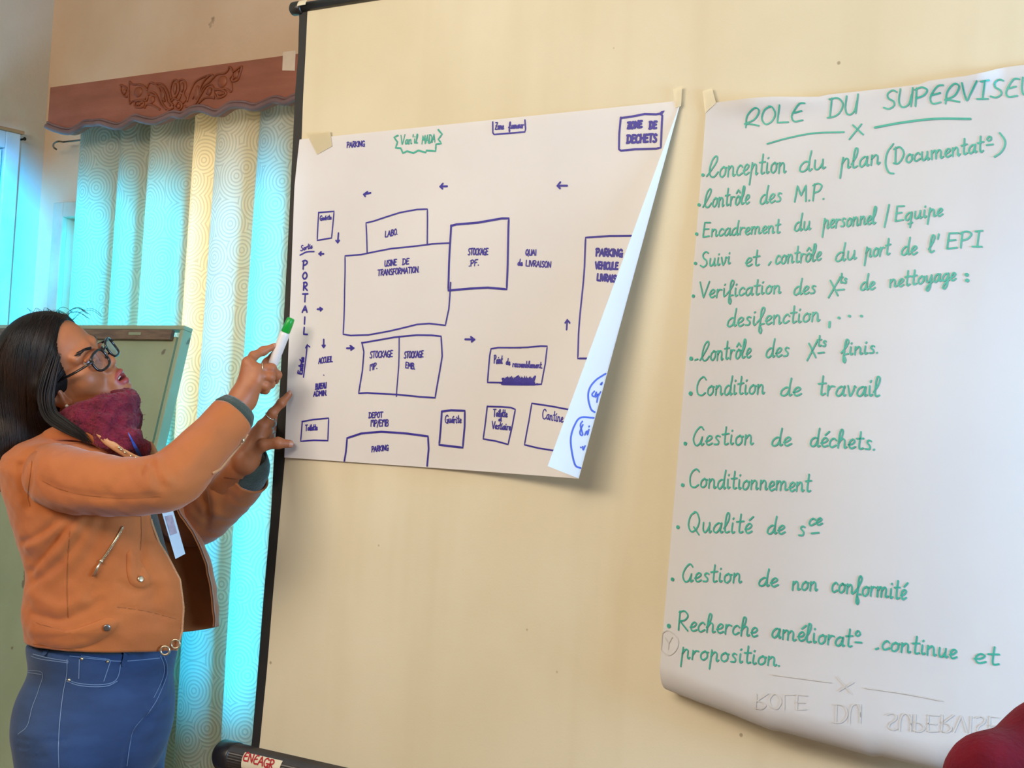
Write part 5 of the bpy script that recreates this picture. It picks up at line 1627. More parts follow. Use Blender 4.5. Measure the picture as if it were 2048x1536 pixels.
JV = []
for i in range(NV_):
    ne, fe = at(NE[i, 1], NE[i, 0], NE[i, 2]), at(FE[i, 1], FE[i, 0], FE[i, 2])
    for j in range(NP_):
        u = j / (NP_ - 1)
        phi = math.radians(10 + 340 * u)
        p = ring_pt(LV[i], phi)
        wn = sm(1 - u / 0.22); wf = sm(1 - (1 - u) / 0.25)
        e0 = ring_pt(LV[i], math.radians(10)); e1 = ring_pt(LV[i], math.radians(350))
        p = p + (ne - e0) * wn + (fe - e1) * wf
        JV.append(p)
JV = np.array(JV); JF = grid_faces(NV_, NP_)
jc = at(200, 1100, 3.27)
J_LINES = [
    ([(150, 1018), (110, 1045), (75, 1072), (48, 1084)], 5, -0.008), ([(150, 1032), (110, 1065), (60, 1090)], 9, 0.006),
    ([(160, 1020), (125, 1062), (90, 1110), (62, 1142)], 5.5, -0.009), ([(150, 1060), (110, 1105), (72, 1135)], 9, 0.006),
    ([(178, 1030), (150, 1085), (115, 1130), (72, 1162)], 6, -0.007), ([(170, 1035), (130, 1115), (75, 1180)], 11, 0.005), ([(205, 1045), (178, 1110), (140, 1160)], 7, -0.004),
    ([(60, 1060), (64, 1100)], 10, 0.004), ([(63, 1190), (120, 1215), (165, 1200)], 8, 0.004), ([(65, 1228), (120, 1240), (170, 1222), (200, 1200)], 6, -0.005), ([(68, 1262), (130, 1266), (180, 1262), (230, 1245)], 8, 0.004),
    ([(190, 1180), (176, 1196)], 5, -0.003), ([(240, 1165), (262, 1180), (282, 1183), (302, 1172)], 4, -0.003), ([(282, 1020), (284, 1060), (282, 1120), (278, 1150)], 5, -0.005),
    ([(300, 1100), (318, 1130), (335, 1160), (345, 1200)], 12, 0.005), ([(310, 1180), (305, 1210), (320, 1240)], 9, -0.004), ([(235, 1214), (290, 1222), (352, 1236)], 2.5, -0.0025),
    ([(40, 930), (52, 985), (56, 1020)], 4, -0.005), ([(36, 950), (44, 1000)], 7, 0.004)]
JV = crease(JV, JF, jc, J_LINES)


def shell(V, nu, nv, th, wrap=False):
    """sheet of cloth with thickness: offset inward copy and closed edges"""
    V = np.asarray(V); F = grid_faces(nu, nv, wrap)
    N = normals(V, F)
    c = V.reshape(nu, nv, 3).mean(1).repeat(nv, 0)
    if ((V - c) * N).sum() > 0: N = -N
    W_ = V + N * th
    n = nu * nv
    f = list(F) + [tuple(n + i for i in q[::-1]) for q in F]
    rng = nv if wrap else nv - 1
    for i0 in (0, nu - 1):
        for j in range(rng):
            a, b_ = i0 * nv + j, i0 * nv + (j + 1) % nv
            f.append((a, b_, n + b_, n + a))
    if not wrap:
        for j0 in (0, nv - 1):
            for i in range(nu - 1):
                a, b_ = i * nv + j0, (i + 1) * nv + j0
                f.append((a, b_, n + b_, n + a))
    return np.vstack([V, W_]), f


def sleeve(path, rs, lines, up, nl=110, nk=56, end_tilt=None):
    P = catmull(np.array([at(*p) for p in path]), 0.004)
    d0 = np.r_[0, np.cumsum(np.linalg.norm(np.diff(np.array([at(*p) for p in path]), axis=0), axis=1))]
    P = resample(P, nl)
    rr = np.interp(np.linspace(0, 1, nl), d0 / d0[-1], rs)
    rr[3:-3] = np.convolve(rr, np.ones(7) / 7, 'valid')
    P, T, A, B = frames(P, up)
    V = []
    for i in range(nl):
        for k in range(nk):
            a = 2 * math.pi * k / nk
            w = 1 + 0.018 * math.sin(3 * a + i * 0.09) * math.sin(i * 0.16)
            V.append(P[i] + (A[i] * math.cos(a) + B[i] * math.sin(a)) * rr[i] * w)
    V = np.array(V); F = grid_faces(nl, nk, True)
    N = normals(V, F)
    cen = P.repeat(nk, 0)
    sg = np.sign(((V - cen) * N).sum(1))[:, None]; N = N * sg
    near = (N @ iF) < 0.35
    uv = proj(V)[:, :2]; d = np.zeros(len(V))
    for pts, w, h in lines:
        d += h * np.exp(-0.5 * (seg_dist(uv, catmull(np.array(pts, float), 5)) / w) ** 2)
    d += 0.0010 * np.sin(V[:, 0] * 90 + V[:, 2] * 40) * np.sin(V[:, 2] * 75 - V[:, 1] * 50) + 0.0006 * np.sin(V[:, 0] * 190 + 2) * np.sin(V[:, 2] * 170)
    V[near] += N[near] * d[near, None]
    return V, nl, nk


S_LINES = [
    ([(292, 926), (288, 936), (284, 946)], 4, -0.006), ([(306, 928), (309, 945), (318, 962), (328, 975)], 4.5, -0.008), ([(318, 925), (326, 945), (338, 962)], 7, 0.005), ([(298, 935), (300, 955), (296, 975)], 7, 0.004),
    ([(255, 945), (235, 958), (215, 985)], 7, -0.0035), ([(330, 935), (350, 960), (352, 985)], 8, -0.0025),
    ([(85, 962), (120, 978), (170, 990), (240, 996), (320, 993)], 3.5, -0.0035), ([(70, 990), (130, 1005), (220, 1012)], 8, 0.003), ([(66, 905), (64, 935), (58, 990)], 4, -0.004),
    ([(100, 925), (160, 920), (220, 925)], 12, 0.003), ([(384, 935), (400, 905), (430, 870)], 10, 0.002)]
V1, n1_, k1_ = sleeve([(84, 946, 3.170), (116, 953, 3.105), (160, 964, 3.062), (230, 972, 3.035), (305, 970, 3.022), (352, 953, 3.034), (398, 906, 3.068), (432, 869, 3.104), (462, 835, 3.132)],
                      [0.054, 0.0640, 0.063, 0.0565, 0.0555, 0.0575, 0.0500, 0.0465, 0.0455], S_LINES, UP)
V2_, n2_, k2_ = sleeve([(222, 925, 3.43), (310, 985, 3.44), (380, 1035, 3.42), (425, 1015, 3.375), (466, 980, 3.325), (497, 947, 3.292)],
                       [0.070, 0.066, 0.062, 0.056, 0.050, 0.047],
                       [([(405, 985), (415, 1020), (412, 1050)], 5, -0.005), ([(430, 965), (446, 985), (440, 1010)], 5, -0.004), ([(425, 990), (432, 1025)], 7, 0.004), ([(470, 950), (480, 975), (476, 995)], 5, 0.003)], UP)
jb = MB()
jb.add(*shell(JV, NV_, NP_, 0.005)); jb.add(*shell(V1, n1_, k1_, 0.004, True)); jb.add(*shell(V2_, n2_, k2_, 0.004, True))
jacket = jb.build('jacket', M_suede, lady, smooth=True)
JT = bvh(np.vstack([JV, V1]), list(JF) + [tuple(i + len(JV) for i in q) for q in grid_faces(n1_, k1_, True)])


def jhit(pts, step=3.0, smooth=True):
    q = catmull(np.array(pts, float), step) if smooth else linear(pts, step)
    P, N = [], []
    for u, v in q:
        p, n = hit(JT, u, v)
        if p is not None: P.append(p); N.append(n)
    return np.array(P), np.array(N)


# collar, lapels, belt tab
b = MB()
P = catmull(np.array([at(*p) for p in ((222, 892, 3.125), (190, 872, 3.115), (150, 864, 3.128), (110, 868, 3.165), (78, 884, 3.225), (70, 890, 3.30), (110, 885, 3.37), (180, 880, 3.37), (250, 885, 3.33), (292, 897, 3.29))]), 0.008)
P, T, A, B = frames(P, UP)
V = []
for i in range(len(P)):
    for k in range(14):
        a = 2 * math.pi * k / 14
        V.append(P[i] + A[i] * 0.017 * math.cos(a) + B[i] * 0.009 * math.sin(a))
b.add(V, grid_faces(len(P), 14, True) + [tuple(range(14)), tuple(range(len(P) * 14 - 14, len(P) * 14))])
b.build('collar', M_suede, jacket, smooth=True)


def plate(name, pts, depth, th, m, parent, bulge=0.004):
    """a stitched flap of cloth with rounded edges, outline given in the picture"""
    q = catmull(np.array(list(pts) + [pts[0]], float), 4)[:-1]
    c = q.mean(0)
    rings = [(1.0, 0.0), (0.96, th), (0.6, th + bulge), (0.25, th + bulge * 1.2)]
    V, n = [], len(q)
    for s, d in rings:
        for p in q:
            w = c + (p - c) * s
            V.append(at(w[0], w[1], depth(w) - d if callable(depth) else depth - d))
    V.append(at(c[0], c[1], (depth(c) if callable(depth) else depth) - th - bulge * 1.2))
    f = grid_faces(len(rings), n, True) + [((len(rings) - 1) * n + i, (len(rings) - 1) * n + (i + 1) % n, len(rings) * n) for i in range(n)]
    f.append(tuple(range(n)))
    return mesh(name, V, f, m, parent)


plate('lapel', [(296, 882), (304, 884), (312, 896), (319, 912), (321, 926), (312, 932), (302, 925), (296, 905)], 3.262, 0.004, M_suede_in, jacket)


def jdepth(w):
    p, n = hit(JT, w[0], w[1])
    return float((p - CPOS) @ iF) - 0.0005 if p is not None else 3.12


o = plate('lapel', [(192, 868), (220, 877), (244, 894), (268, 908), (290, 918), (292, 926), (262, 920), (232, 904), (206, 886)], 3.088, 0.004, M_suede_in, jacket, 0.003)
for q in ((238, 895), (242, 899), (250, 905), (262, 912), (137, 851), (272, 915)):
    b = MB(); ball_mesh(b, at(q[0], q[1], (3.076 if q[0] > 150 else 3.122)), 0.0028, 6); b.build('collar_stud', M_gold, jacket, smooth=True)
tab = plate('belt_tab', [(66, 1243), (100, 1262), (140, 1260), (180, 1248), (212, 1236), (232, 1240), (234, 1254), (220, 1268), (185, 1288), (150, 1296), (110, 1296), (85, 1290), (70, 1282)], jdepth, 0.003, M_suede, jacket, 0.001)
tab2 = plate('button_tab', [(254, 1108), (262, 1100), (278, 1118), (290, 1135), (300, 1155), (297, 1172), (283, 1176), (266, 1172), (258, 1160), (254, 1140)], jdepth, 0.002, M_suede, jacket, 0.0008)


def disc(name, q, r, m, parent, lift):
    p, n = hit(JT, *q)
    a = unit(np.cross(n, UP)); c = np.cross(n, a)
    V, R = [], [(1.0, 0), (1.0, 0.0016), (0.8, 0.0024), (0.3, 0.0026)]
    for s, h in R:
        for k in range(20):
            t = 2 * math.pi * k / 20
            V.append(p + n * (h + lift) + (a * math.cos(t) + c * math.sin(t)) * r * s)
    f = grid_faces(4, 20, True) + [tuple(range(60, 80))]
    return mesh(name, V, f, m, parent)


disc('snap_button', (280, 1159), 0.0062, M_metal, jacket, 0.004); disc('snap_button', (214, 1254), 0.0068, mat('snap_steel', '8f8d8c', 0.3, metal=0.9), jacket, 0.006)
# pocket zip with its slider, front zip, sleeve zip, seams
b = MB()
P, N = jhit([(245, 1053), (238, 1068), (222, 1094), (203, 1122)])
b.tube(P + N * 0.0015, 0.0022, 6)
for i in range(0, len(P), 1):
    b.tube([P[i] + N[i] * 0.002 - iR * 0.003, P[i] + N[i] * 0.003 + iR * 0.003], 0.0009, 4)
b.build('pocket_zipper', M_gold, jacket, smooth=True)
b = MB(); ball_mesh(b, P[-1] + N[-1] * 0.003 + 0, 0.0042, 6)
e = hit(JT, 189, 1152)[0] - iF * 0.004
b.tube([P[-1] + N[-1] * 0.004, (P[-1] + e) / 2 - iF * 0.005, e], [0.0022, 0.0032, 0.0040], 8, flat=0.5); b.build('zipper_pull', M_metal, jacket, smooth=True)
b = MB()
ez = np.array([at(p[1], p[0], p[2]) for p in NE[58:]])
b.tube(catmull(ez, 0.004) - iF * 0.001, 0.0026, 6)
for p in resample(ez, 110):
    b.tube([p - iF * 0.003 - iR * 0.0035, p - iF * 0.003 + iR * 0.003], 0.0008, 4)
b.build('front_zipper', M_suede_in, jacket, smooth=True)
b = MB()
P, N = jhit([(494, 868), (480, 888), (462, 912), (440, 936), (424, 946)])
b.tube(P + N * 0.001, 0.003, 6)
P, N = jhit([(500, 872), (484, 894), (466, 918), (444, 942)])
if len(P) > 3: b.tube(P + N * 0.001, 0.002, 6)
b.build('cuff_zipper', M_suede_in, jacket, smooth=True)
b = MB(); pz_ = hit(JT, 486, 880)[0]; ball_mesh(b, (pz_ if pz_ is not None else at(486, 880, 3.09)) - iF * 0.004, 0.0055, 6); b.build('zipper_pull', M_metal, jacket, smooth=True)
sb = MB()
for pts in ([(66, 905), (62, 940), (56, 990), (60, 1012)], [(235, 1214), (290, 1222), (352, 1238)], [(140, 1062), (136, 1110), (134, 1170), (136, 1235)], [(282, 1030), (283, 1070), (281, 1100)], [(85, 962), (120, 978), (170, 990), (240, 996), (320, 993)], [(66, 1288), (150, 1300)], [(120, 890), (160, 888), (200, 893)]):
    P, N = jhit(pts)
    if len(P) > 2: ribbon(sb, P, N, 0.0016, 0.0006)
sb.build('seam_stitching', M_seam, jacket)

# ---------------------------------------------------------------- sweater and cuffs
SV = []
LS = LV.copy()
LS[:, 3] -= 0.022; LS[:, 4] -= 0.012; LS[:, 5] = np.minimum(LS[:, 5], 0.15) - 0.020
ext = [LS[-1].copy() for _ in range(8)]
for i, e_ in enumerate(ext):
    e_[0] += 2.0 * (i + 1); e_[3] -= 0.0016 * i; e_[5] = 0.128
for i in range(NV_ - 30, NV_): LS[i, 5] = LS[i, 5] * (NV_ - i) / 30 + 0.128 * (1 - (NV_ - i) / 30)
LS = np.vstack([LS[12:], ext])
for L in LS:
    for k in range(64):
        SV.append(ring_pt(L, 2 * math.pi * k / 64))
sw = MB(); sw.add(*shell(SV, len(LS), 64, 0.003, True))
sweater = sw.build('sweater', M_knit, lady, smooth=True)


def cuff(path, rs, name='sweater_cuff', tilt=None):
    P = resample(catmull(np.array([at(*p) for p in path]), 0.003), 16)
    rr = np.interp(np.linspace(0, 1, 16), np.linspace(0, 1, len(rs)), rs)
    P, T, A, B = frames(P, UP)
    V = [P[i] + (A[i] * math.cos(2 * math.pi * k / 40) + B[i] * math.sin(2 * math.pi * k / 40)) * (rr[i] + 0.0008 * (k % 2)) for i in range(16) for k in range(40)]
    m = MB(); m.add(*shell(V, 16, 40, 0.003, True))
    return m.build(name, M_knit, lady, smooth=True)


cuff([(446, 853, 3.118), (462, 834, 3.133), (474, 819, 3.143), (478, 814, 3.146)], [0.0395, 0.0415, 0.0440, 0.036])
cuff([(484, 962, 3.307), (497, 942, 3.284), (501, 925, 3.262), (500, 914, 3.250)], [0.042, 0.0420, 0.0405, 0.034])

# ---------------------------------------------------------------- badge
bq = [(324, 1026, 3.150), (346, 1022, 3.170), (370, 1108, 3.185), (351, 1118, 3.165)]
q = np.array([at(*p) for p in bq]); q2 = q + iF * 0.003
badge = mesh('badge', np.vstack([q, q2]), [(0, 1, 2, 3), (7, 6, 5, 4), (0, 4, 5, 1), (1, 5, 6, 2), (2, 6, 7, 3), (3, 7, 4, 0)], mat('badge_plastic', 'd7e6f0', 0.12, 'c3d8e8', 10.0, spec=0.7), lady, smooth=False)
badge['label'] = 'clear plastic name badge hanging inside the open jacket'
def bil(u, v): return (q[0] * (1 - u) + q[1] * u) * (1 - v) + (q[3] * (1 - u) + q[2] * u) * v - iF * 0.0012
V = [bil(0.18, 0.08), bil(0.85, 0.08), bil(0.85, 0.50), bil(0.18, 0.50)]
mesh('badge_photo', V, [(0, 1, 2, 3)], mat('badge_print', 'a89aa8', 0.4, 'c7bcc6', 60.0), badge, smooth=False)

# ---------------------------------------------------------------- jeans
fj = Field(np.array([base[0] - 0.36, base[1] - 0.36, 0.02]), np.array([base[0] + 0.36, base[1] + 0.36, 0.96]), 0.0065)
BAX = np.stack([BG, BL, UP])
wz = at(206, 1293, 3.27)
fj.ell(at(200, 1412, 3.27), (0.146, 0.160, 0.19), BAX, 0.02)
fj.ell(wz, (0.140, 0.168, 0.10), BAX, 0.03)
for s in (-1, 1):
    fj.ball(at(184, 1432, 3.27) + BL * 0.072 * s - BG * 0.030, 0.088, 0.03)
    hj = at(196, 1470, 3.27) + BL * 0.088 * s - BG * 0.012
    kn = np.array([*(hj + BG * 0.012 + BL * 0.008 * s)[:2], 0.47]); an = np.array([*(kn - BG * 0.015)[:2], 0.075])
    fj.cone(hj, hj * 0.6 + kn * 0.4, 0.106, 0.088, 0.02); fj.cone(hj * 0.6 + kn * 0.4, kn, 0.088, 0.068, 0.015)
    fj.cone(kn, kn * 0.55 + an * 0.45 - BG * 0.01, 0.066, 0.062, 0.015); fj.cone(kn * 0.55 + an * 0.45 - BG * 0.01, an, 0.062, 0.046, 0.015)
cut = wz[2] + 0.006
fj.put(lambda p: (cut - p[..., 2]) , fj.lo, fj.lo + fj.h * fj.n, 0.004, sub=True)
jv, jf_ = fj.mesh(2)
uvj = proj(jv); nearj = uvj[:, 2] < 3.30
dj = np.zeros(len(jv))
for pts, w, h in (([(36, 1478), (70, 1486), (130, 1482)], 4, -0.004), ([(36, 1494), (80, 1500)], 4, -0.004), ([(40, 1510), (90, 1515)], 4, -0.003), ([(300, 1440), (270, 1470), (254, 1510), (250, 1540)], 6, -0.007), ([(330, 1400), (310, 1425), (290, 1440)], 4, -0.004), ([(240, 1370), (300, 1410)], 5, -0.002), ([(322, 1325), (334, 1345), (330, 1380), (315, 1410)], 4, 0.002)):
    dj += h * np.exp(-0.5 * (seg_dist(uvj[:, :2], np.array(pts, float)) / w) ** 2)
cj = np.array([pelv[0], pelv[1], 0]); dirj = jv - cj; dirj[:, 2] = 0; dirj /= np.linalg.norm(dirj, axis=1)[:, None] + 1e-9
jv[nearj] += dirj[nearj] * dj[nearj, None]
jeans = mesh('jeans', jv, jf_, M_denim, lady)
NT = bvh(jv, jf_)
ZJ = zoom(0, 1030, 3.012)
def jl(mbx, pts, w=0.0016, lift=0.0008, Z=True):
    surf_line(mbx, NT, [ZJ(*p) if Z else p for p in pts], w, lift)
st = MB()
for pts in ([(190, 850), (250, 868), (410, 890)], [(200, 838), (300, 862), (412, 880)], [(405, 870), (402, 960), (380, 1080), (360, 1250), (352, 1400), (355, 1520)], [(400, 990), (470, 1012), (560, 1022), (640, 1018), (690, 1000), (715, 960), (725, 900)], [(402, 1000), (470, 1024), (560, 1034), (650, 1028), (705, 1000)],
            [(478, 870), (475, 985)], [(665, 880), (625, 1000)], [(490, 850), (660, 870)], [(150, 935), (255, 950), (235, 1050), (195, 1160), (165, 1270), (110, 1320)], [(150, 945), (250, 960)], [(985, 850), (1005, 900), (1005, 960), (985, 1020), (940, 1120), (880, 1210)], [(965, 850), (985, 900), (985, 960), (960, 1030), (925, 1100)], [(420, 850), (600, 870), (740, 880), (960, 862)], [(860, 1220), (800, 1300), (780, 1400), (765, 1510)]):
    jl(st, pts)
st.build('stitching', M_stitch, jeans)
b = MB(); jl(b, [(985, 860), (1000, 905), (998, 960), (978, 1020)], 0.006); b.build('fly_fold', M_denim_d, jeans)
for pts in ([(760, 820), (752, 860), (742, 895)], [(282, 812), (276, 836)]):
    b = MB(); jl(b, pts, 0.011, 0.003); b.build('belt_loop', M_denim, jeans)
for c in ((494, 866), (647, 881), (418, 993)):
    p, n = hit(NT, *ZJ(*c))
    b = MB(); ball_mesh(b, p + n * 0.0005, 0.0034, 6); b.build('rivet', M_gold, jeans, smooth=True)
# ring-shaped buckle at the hem
for c, r in (((330, 1301, 3.128), 0.0085), ((351, 1288, 3.150), 0.0085)):
    C0 = at(*c); b = MB(); b.tube([C0 + r * (iR * math.cos(a) + iD * math.sin(a)) for a in np.linspace(0, 2 * math.pi, 20)], 0.0022, 6, cap=False); b.build('buckle_ring', M_metal, jacket, smooth=True)
# shoes
for s in (-1, 1):
    hj = at(196, 1470, 3.27) + BL * 0.088 * s - BG * 0.012
    an = hj + BG * 0.0 + BL * 0.008 * s; an[2] = 0.05
    f_ = Field(an - np.array([0.22, 0.22, 0.06]), an + np.array([0.22, 0.22, 0.12]), 0.006)
    f_.cone(an + UP * 0.03 - BG * 0.01, an - UP * 0.005 - BG * 0.03, 0.045, 0.042, 0.02); f_.cone(an - UP * 0.008 - BG * 0.03, an - UP * 0.012 + BG * 0.08, 0.040, 0.042, 0.02); f_.cone(an - UP * 0.012 + BG * 0.08, an - UP * 0.018 + BG * 0.15, 0.042, 0.030, 0.02)
    f_.put(lambda p: p[..., 2] - 0.002, f_.lo, f_.lo + f_.h * f_.n, 0.004, sub=True)
    v_, ff = f_.mesh(1); mesh('shoe', v_, ff, M_black, lady)

# ---------------------------------------------------------------- rings and nails
def ring_on(name, p, dirn, r, m):
    t = unit(dirn); a = unit(np.cross(t, UP)); c = np.cross(t, a)
    b = MB(); b.tube([p + r * (a * math.cos(x) + c * math.sin(x)) for x in np.linspace(0, 2 * math.pi, 28)], 0.0013, 6, cap=False)
    return b.build(name, m, lady, smooth=True)


i0, i1 = at(*L_['index'][0]), at(*L_['index'][1])
ring_on('finger_ring', i0 * 0.25 + i1 * 0.75, i1 - i0, 0.0108, mat('silver', 'e3e3e3', 0.2, metal=1.0))
i0, i1 = at(*R_['middle'][0]), at(*R_['middle'][1])
ring_on('finger_ring', i0 * 0.6 + i1 * 0.4, i1 - i0, 0.0112, M_gold)
for p0, p1, r, kind, left in NAILS:
    t = unit(p1 - p0); n = -iF - t * (-iF @ t)
    n = unit(n if kind == 'thumb' or not left else n + 0.6 * UP)
    sd_ = np.cross(t, n); V = []
    for i in range(6):
        for k in range(7):
            a = (k / 6 - 0.5) * 1.5; x = -0.35 + 1.05 * i / 5
            rr = r * 1.06 * (1 - 0.12 * (i / 5) ** 2)
            V.append(p1 + t * r * x * 1.0 + (n * math.cos(a) + sd_ * math.sin(a)) * rr)
    mesh('finger_nail', V, grid_faces(6, 7), M_nail, lady)

# ---------------------------------------------------------------- the marker she points with
m0, m1, m2 = at(545, 730, 3.194), at(570.5, 665, 3.190), at(582, 637, 3.188)
mk = empty('marker_pen', m0, 'white marker pen with a green cap in her raised hand', 'marker pen')
b = MB(); t = unit(m1 - m0); L_m = np.linalg.norm(m1 - m0)
prof = [(0, 0.006), (0.001, 0.0092), (0.004, 0.0100), (L_m - 0.006, 0.0102), (L_m - 0.002, 0.0100), (L_m, 0.0088)]
b.tube([m0 + t * p for p, r in prof], [r for p, r in prof], 22); b.build('barrel', mat('pen_barrel', 'e9e2de', 0.35, 'dfd6d2', 20.0), mk, smooth=True)
b = MB(); t = unit(m2 - m1); L_m = np.linalg.norm(m2 - m1)
prof = [(0, 0.0080), (0.002, 0.0092), (L_m * 0.7, 0.0086), (L_m - 0.001, 0.0078), (L_m + 0.001, 0.006)]
b.tube([m1 + t * p for p, r in prof], [r for p, r in prof], 22); o = b.build('cap', mat('pen_cap', '10a038', 0.3), mk, smooth=True); o['label'] = 'bright green cap'

# ================================================================== SEATED PERSON AT THE EDGE OF THE VIEW
M_red = mat('maroon_knit', '6e0f22', 0.95, '5c0b1d', 30.0, 5.0, 0.35, 200, sheen=0.05, spec=0.2, bdist=0.004)
sh = at(2080, 1540, 1.50)               # the shoulder that shows
face = unit(np.array([-0.25, 1.0, 0]))  # looks towards the screen
lat = np.array([face[1], -face[0], 0])  # to the right
root2 = np.array([sh[0] + lat[0] * 0.19, sh[1] + lat[1] * 0.19, 0])
SH_Z = sh[2]
p2 = empty('person', root2, 'seated person in a maroon top, only one shoulder in view at lower right', 'person')
def q2(f_, l_, z): return root2 + face * f_ + lat * l_ + UP * z
dz = SH_Z - 1.02
fq = Field(root2 + np.array([-0.75, -0.75, -0.02]), root2 + np.array([0.75, 0.85, 1.65 + dz]), 0.011)
fq.cone(q2(0, 0, 0.55 + dz), q2(0.0, 0, 0.80 + dz), 0.135, 0.125, 0.05); fq.cone(q2(0, 0, 0.80 + dz), q2(0, 0, 0.99 + dz), 0.125, 0.09, 0.05)
for s in (-1, 1):
    fq.cone(q2(0, s * 0.04, 1.02 + dz), q2(0, s * 0.17, 0.985 + dz), 0.055, 0.055, 0.04)
    fq.cone(q2(0, s * 0.175, 0.98 + dz), q2(0.03, s * 0.22, 0.70 + dz), 0.052, 0.042, 0.02); fq.cone(q2(0.03, s * 0.22, 0.70 + dz), q2(0.26, s * 0.14, 0.64 + dz), 0.042, 0.030, 0.02)
    fq.cone(q2(0.26, s * 0.14, 0.64 + dz), q2(0.34, s * 0.12, 0.62 + dz), 0.028, 0.030, 0.015)
    fq.cone(q2(0.02, s * 0.09, 0.52 + dz), q2(0.42, s * 0.11, 0.52), 0.095, 0.065, 0.03); fq.cone(q2(0.42, s * 0.11, 0.52), q2(0.40, s * 0.12, 0.09), 0.062, 0.040, 0.02); fq.cone(q2(0.40, s * 0.12, 0.06), q2(0.54, s * 0.13, 0.035), 0.036, 0.030, 0.02)
fq.cone(q2(0, 0, 1.0 + dz), q2(0.02, 0, 1.14 + dz), 0.055, 0.05, 0.02)
HB = q2(0.035, 0, 1.235 + dz)
fq.ell(HB, (0.095, 0.075, 0.115), np.stack([face, lat, UP]), 0.02)
fq.cone(HB + face * 0.09 + UP * 0.01, HB + face * 0.105 - UP * 0.025, 0.010, 0.012, 0.012)
fq.cone(HB + face * 0.05 - UP * 0.07, HB + face * 0.075 - UP * 0.095, 0.04, 0.022, 0.02)
v_, f_ = fq.mesh(2); mesh('body', v_, f_, skin_mat('skin_second', '8f5f43', '825339'), p2)
fh2 = Field(HB - 0.17, HB + 0.17, 0.008)
fh2.ell(HB - face * 0.012 + UP * 0.02, (0.105, 0.085, 0.112), np.stack([face, lat, UP]), 0.01); fh2.ell(HB + face * 0.11 - UP * 0.03, (0.07, 0.12, 0.10), np.stack([face, lat, UP]), 0.015, sub=True); fh2.ell(HB - UP * 0.13, (0.2, 0.2, 0.06), None, 0.01, sub=True)
v_, f_ = fh2.mesh(2); mesh('hair', v_, f_, M_hair, p2)
ft = Field(root2 + np.array([-0.5, -0.5, 0.45 + dz]), root2 + np.array([0.5, 0.5, 1.16 + dz]), 0.008)
ft.cone(q2(0, 0, 0.56 + dz), q2(0.0, 0, 0.80 + dz), 0.165, 0.150, 0.05); ft.cone(q2(0, 0, 0.80 + dz), q2(0, 0, 0.985 + dz), 0.150, 0.105, 0.05)
for s in (-1, 1):
    ft.cone(q2(-0.01, s * 0.05, 1.03 + dz), q2(0, s * 0.165, 0.985 + dz), 0.066, 0.068, 0.04)
    ft.cone(q2(0, s * 0.178, 0.975 + dz), q2(0.03, s * 0.225, 0.70 + dz), 0.069, 0.058, 0.025); ft.cone(q2(0.03, s * 0.225, 0.70 + dz), q2(0.25, s * 0.14, 0.64 + dz), 0.058, 0.042, 0.02)
ft.cone(q2(0, 0, 1.02 + dz), q2(0.01, 0, 1.085 + dz), 0.072, 0.064, 0.02)
for a_, b_2 in (((-0.03, -0.14, 0.96), (0.05, -0.255, 0.90)), ((-0.05, -0.10, 0.93), (0.0, -0.25, 0.86))):
    ft.cone(q2(a_[0], a_[1], a_[2] + dz), q2(b_2[0], b_2[1], b_2[2] + dz), 0.030, 0.030, 0.02)
ft.cone(at(1985, 1560, 1.475), at(2060, 1640, 1.49), 0.046, 0.055, 0.02); ft.cone(at(2090, 1535, 1.50), at(2160, 1560, 1.50), 0.055, 0.07, 0.02)
ft.cone(at(2125, 1476, 1.505), at(2190, 1480, 1.51), 0.040, 0.06, 0.03)
v_, f_ = ft.mesh(2); mesh('sweater', v_, f_, M_red, p2)
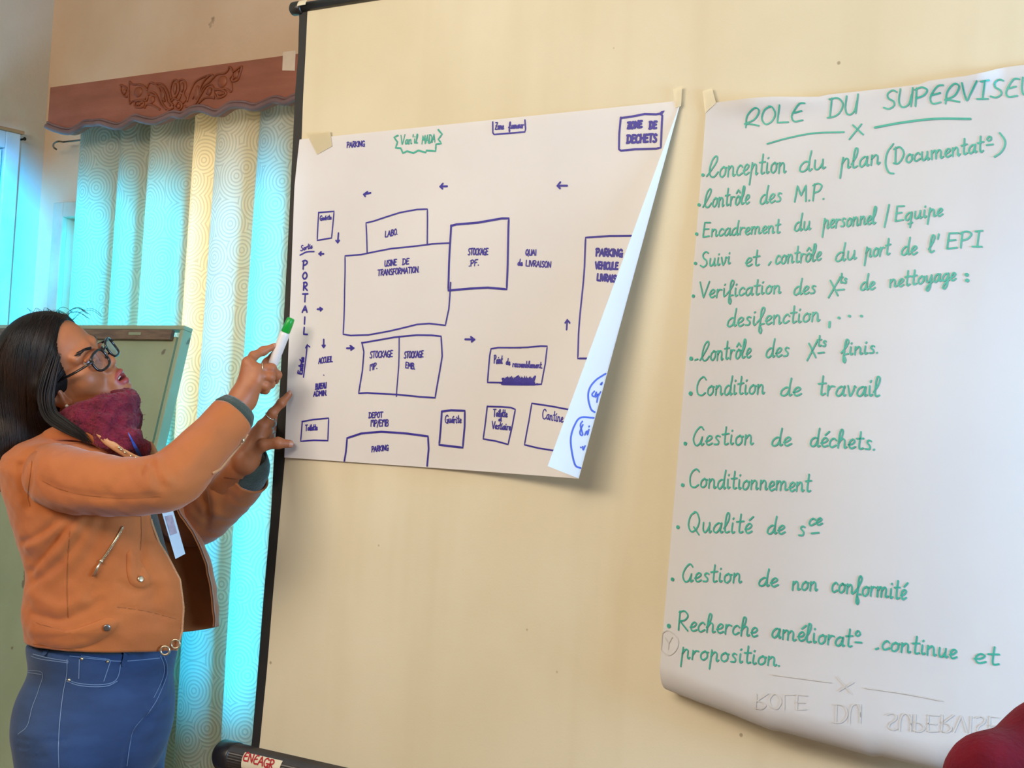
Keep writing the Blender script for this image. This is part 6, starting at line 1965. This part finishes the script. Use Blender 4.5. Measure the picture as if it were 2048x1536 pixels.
fp = Field(root2 + np.array([-0.6, -0.6, 0.03]), root2 + np.array([0.6, 0.7, 0.72 + dz]), 0.01)
for s in (-1, 1):
    fp.cone(q2(0.0, s * 0.09, 0.53 + dz), q2(0.42, s * 0.11, 0.53), 0.108, 0.078, 0.03); fp.cone(q2(0.42, s * 0.11, 0.53), q2(0.40, s * 0.12, 0.11), 0.075, 0.056, 0.02)
v_, f_ = fp.mesh(2); mesh('trousers', v_, f_, mat('trouser_cloth', '2b2c33', 0.85), p2)
for s in (-1, 1):
    f_ = Field(q2(0.45, s * 0.125, 0.05) - np.array([0.2, 0.2, 0.06]), q2(0.45, s * 0.125, 0.05) + np.array([0.2, 0.2, 0.1]), 0.008)
    f_.cone(q2(0.38, s * 0.12, 0.055), q2(0.50, s * 0.125, 0.045), 0.050, 0.046, 0.02); f_.cone(q2(0.50, s * 0.125, 0.045), q2(0.56, s * 0.13, 0.04), 0.046, 0.036, 0.02)
    f_.put(lambda p: p[..., 2] - 0.002, f_.lo, f_.lo + f_.h * f_.n, 0.004, sub=True)
    v_, ff = f_.mesh(1); mesh('shoe', v_, ff, M_black, p2)
# the chair under them
CHZ = 0.405 + dz
chr_ = empty('chair', root2, 'brown wooden chair under the seated person in maroon', 'chair')
M_wood = mat('chair_wood', '6b4428', 0.5, '55341d', 6.0, stretch=(1, 6, 1))
RC = np.stack([lat, face, UP], 1)
def cbox(name, lo, hi, bev=0.006):
    b = MB(); b.box(lo, hi, bev)
    v = np.array(b.v) @ RC.T + root2
    return mesh(name, v, b.f, M_wood, chr_, smooth=False)
cbox('seat', (-0.21, -0.20, CHZ - 0.03), (0.21, 0.24, CHZ))
for sx in (-1, 1):
    cbox('leg', (sx * 0.18 - 0.018, 0.19, 0.0), (sx * 0.18 + 0.018, 0.226, CHZ - 0.03)); cbox('leg', (sx * 0.18 - 0.018, -0.236, 0.0), (sx * 0.18 + 0.018, -0.20, CHZ + 0.36))
cbox('backrest', (-0.16, -0.232, CHZ + 0.18), (0.16, -0.208, CHZ + 0.34))
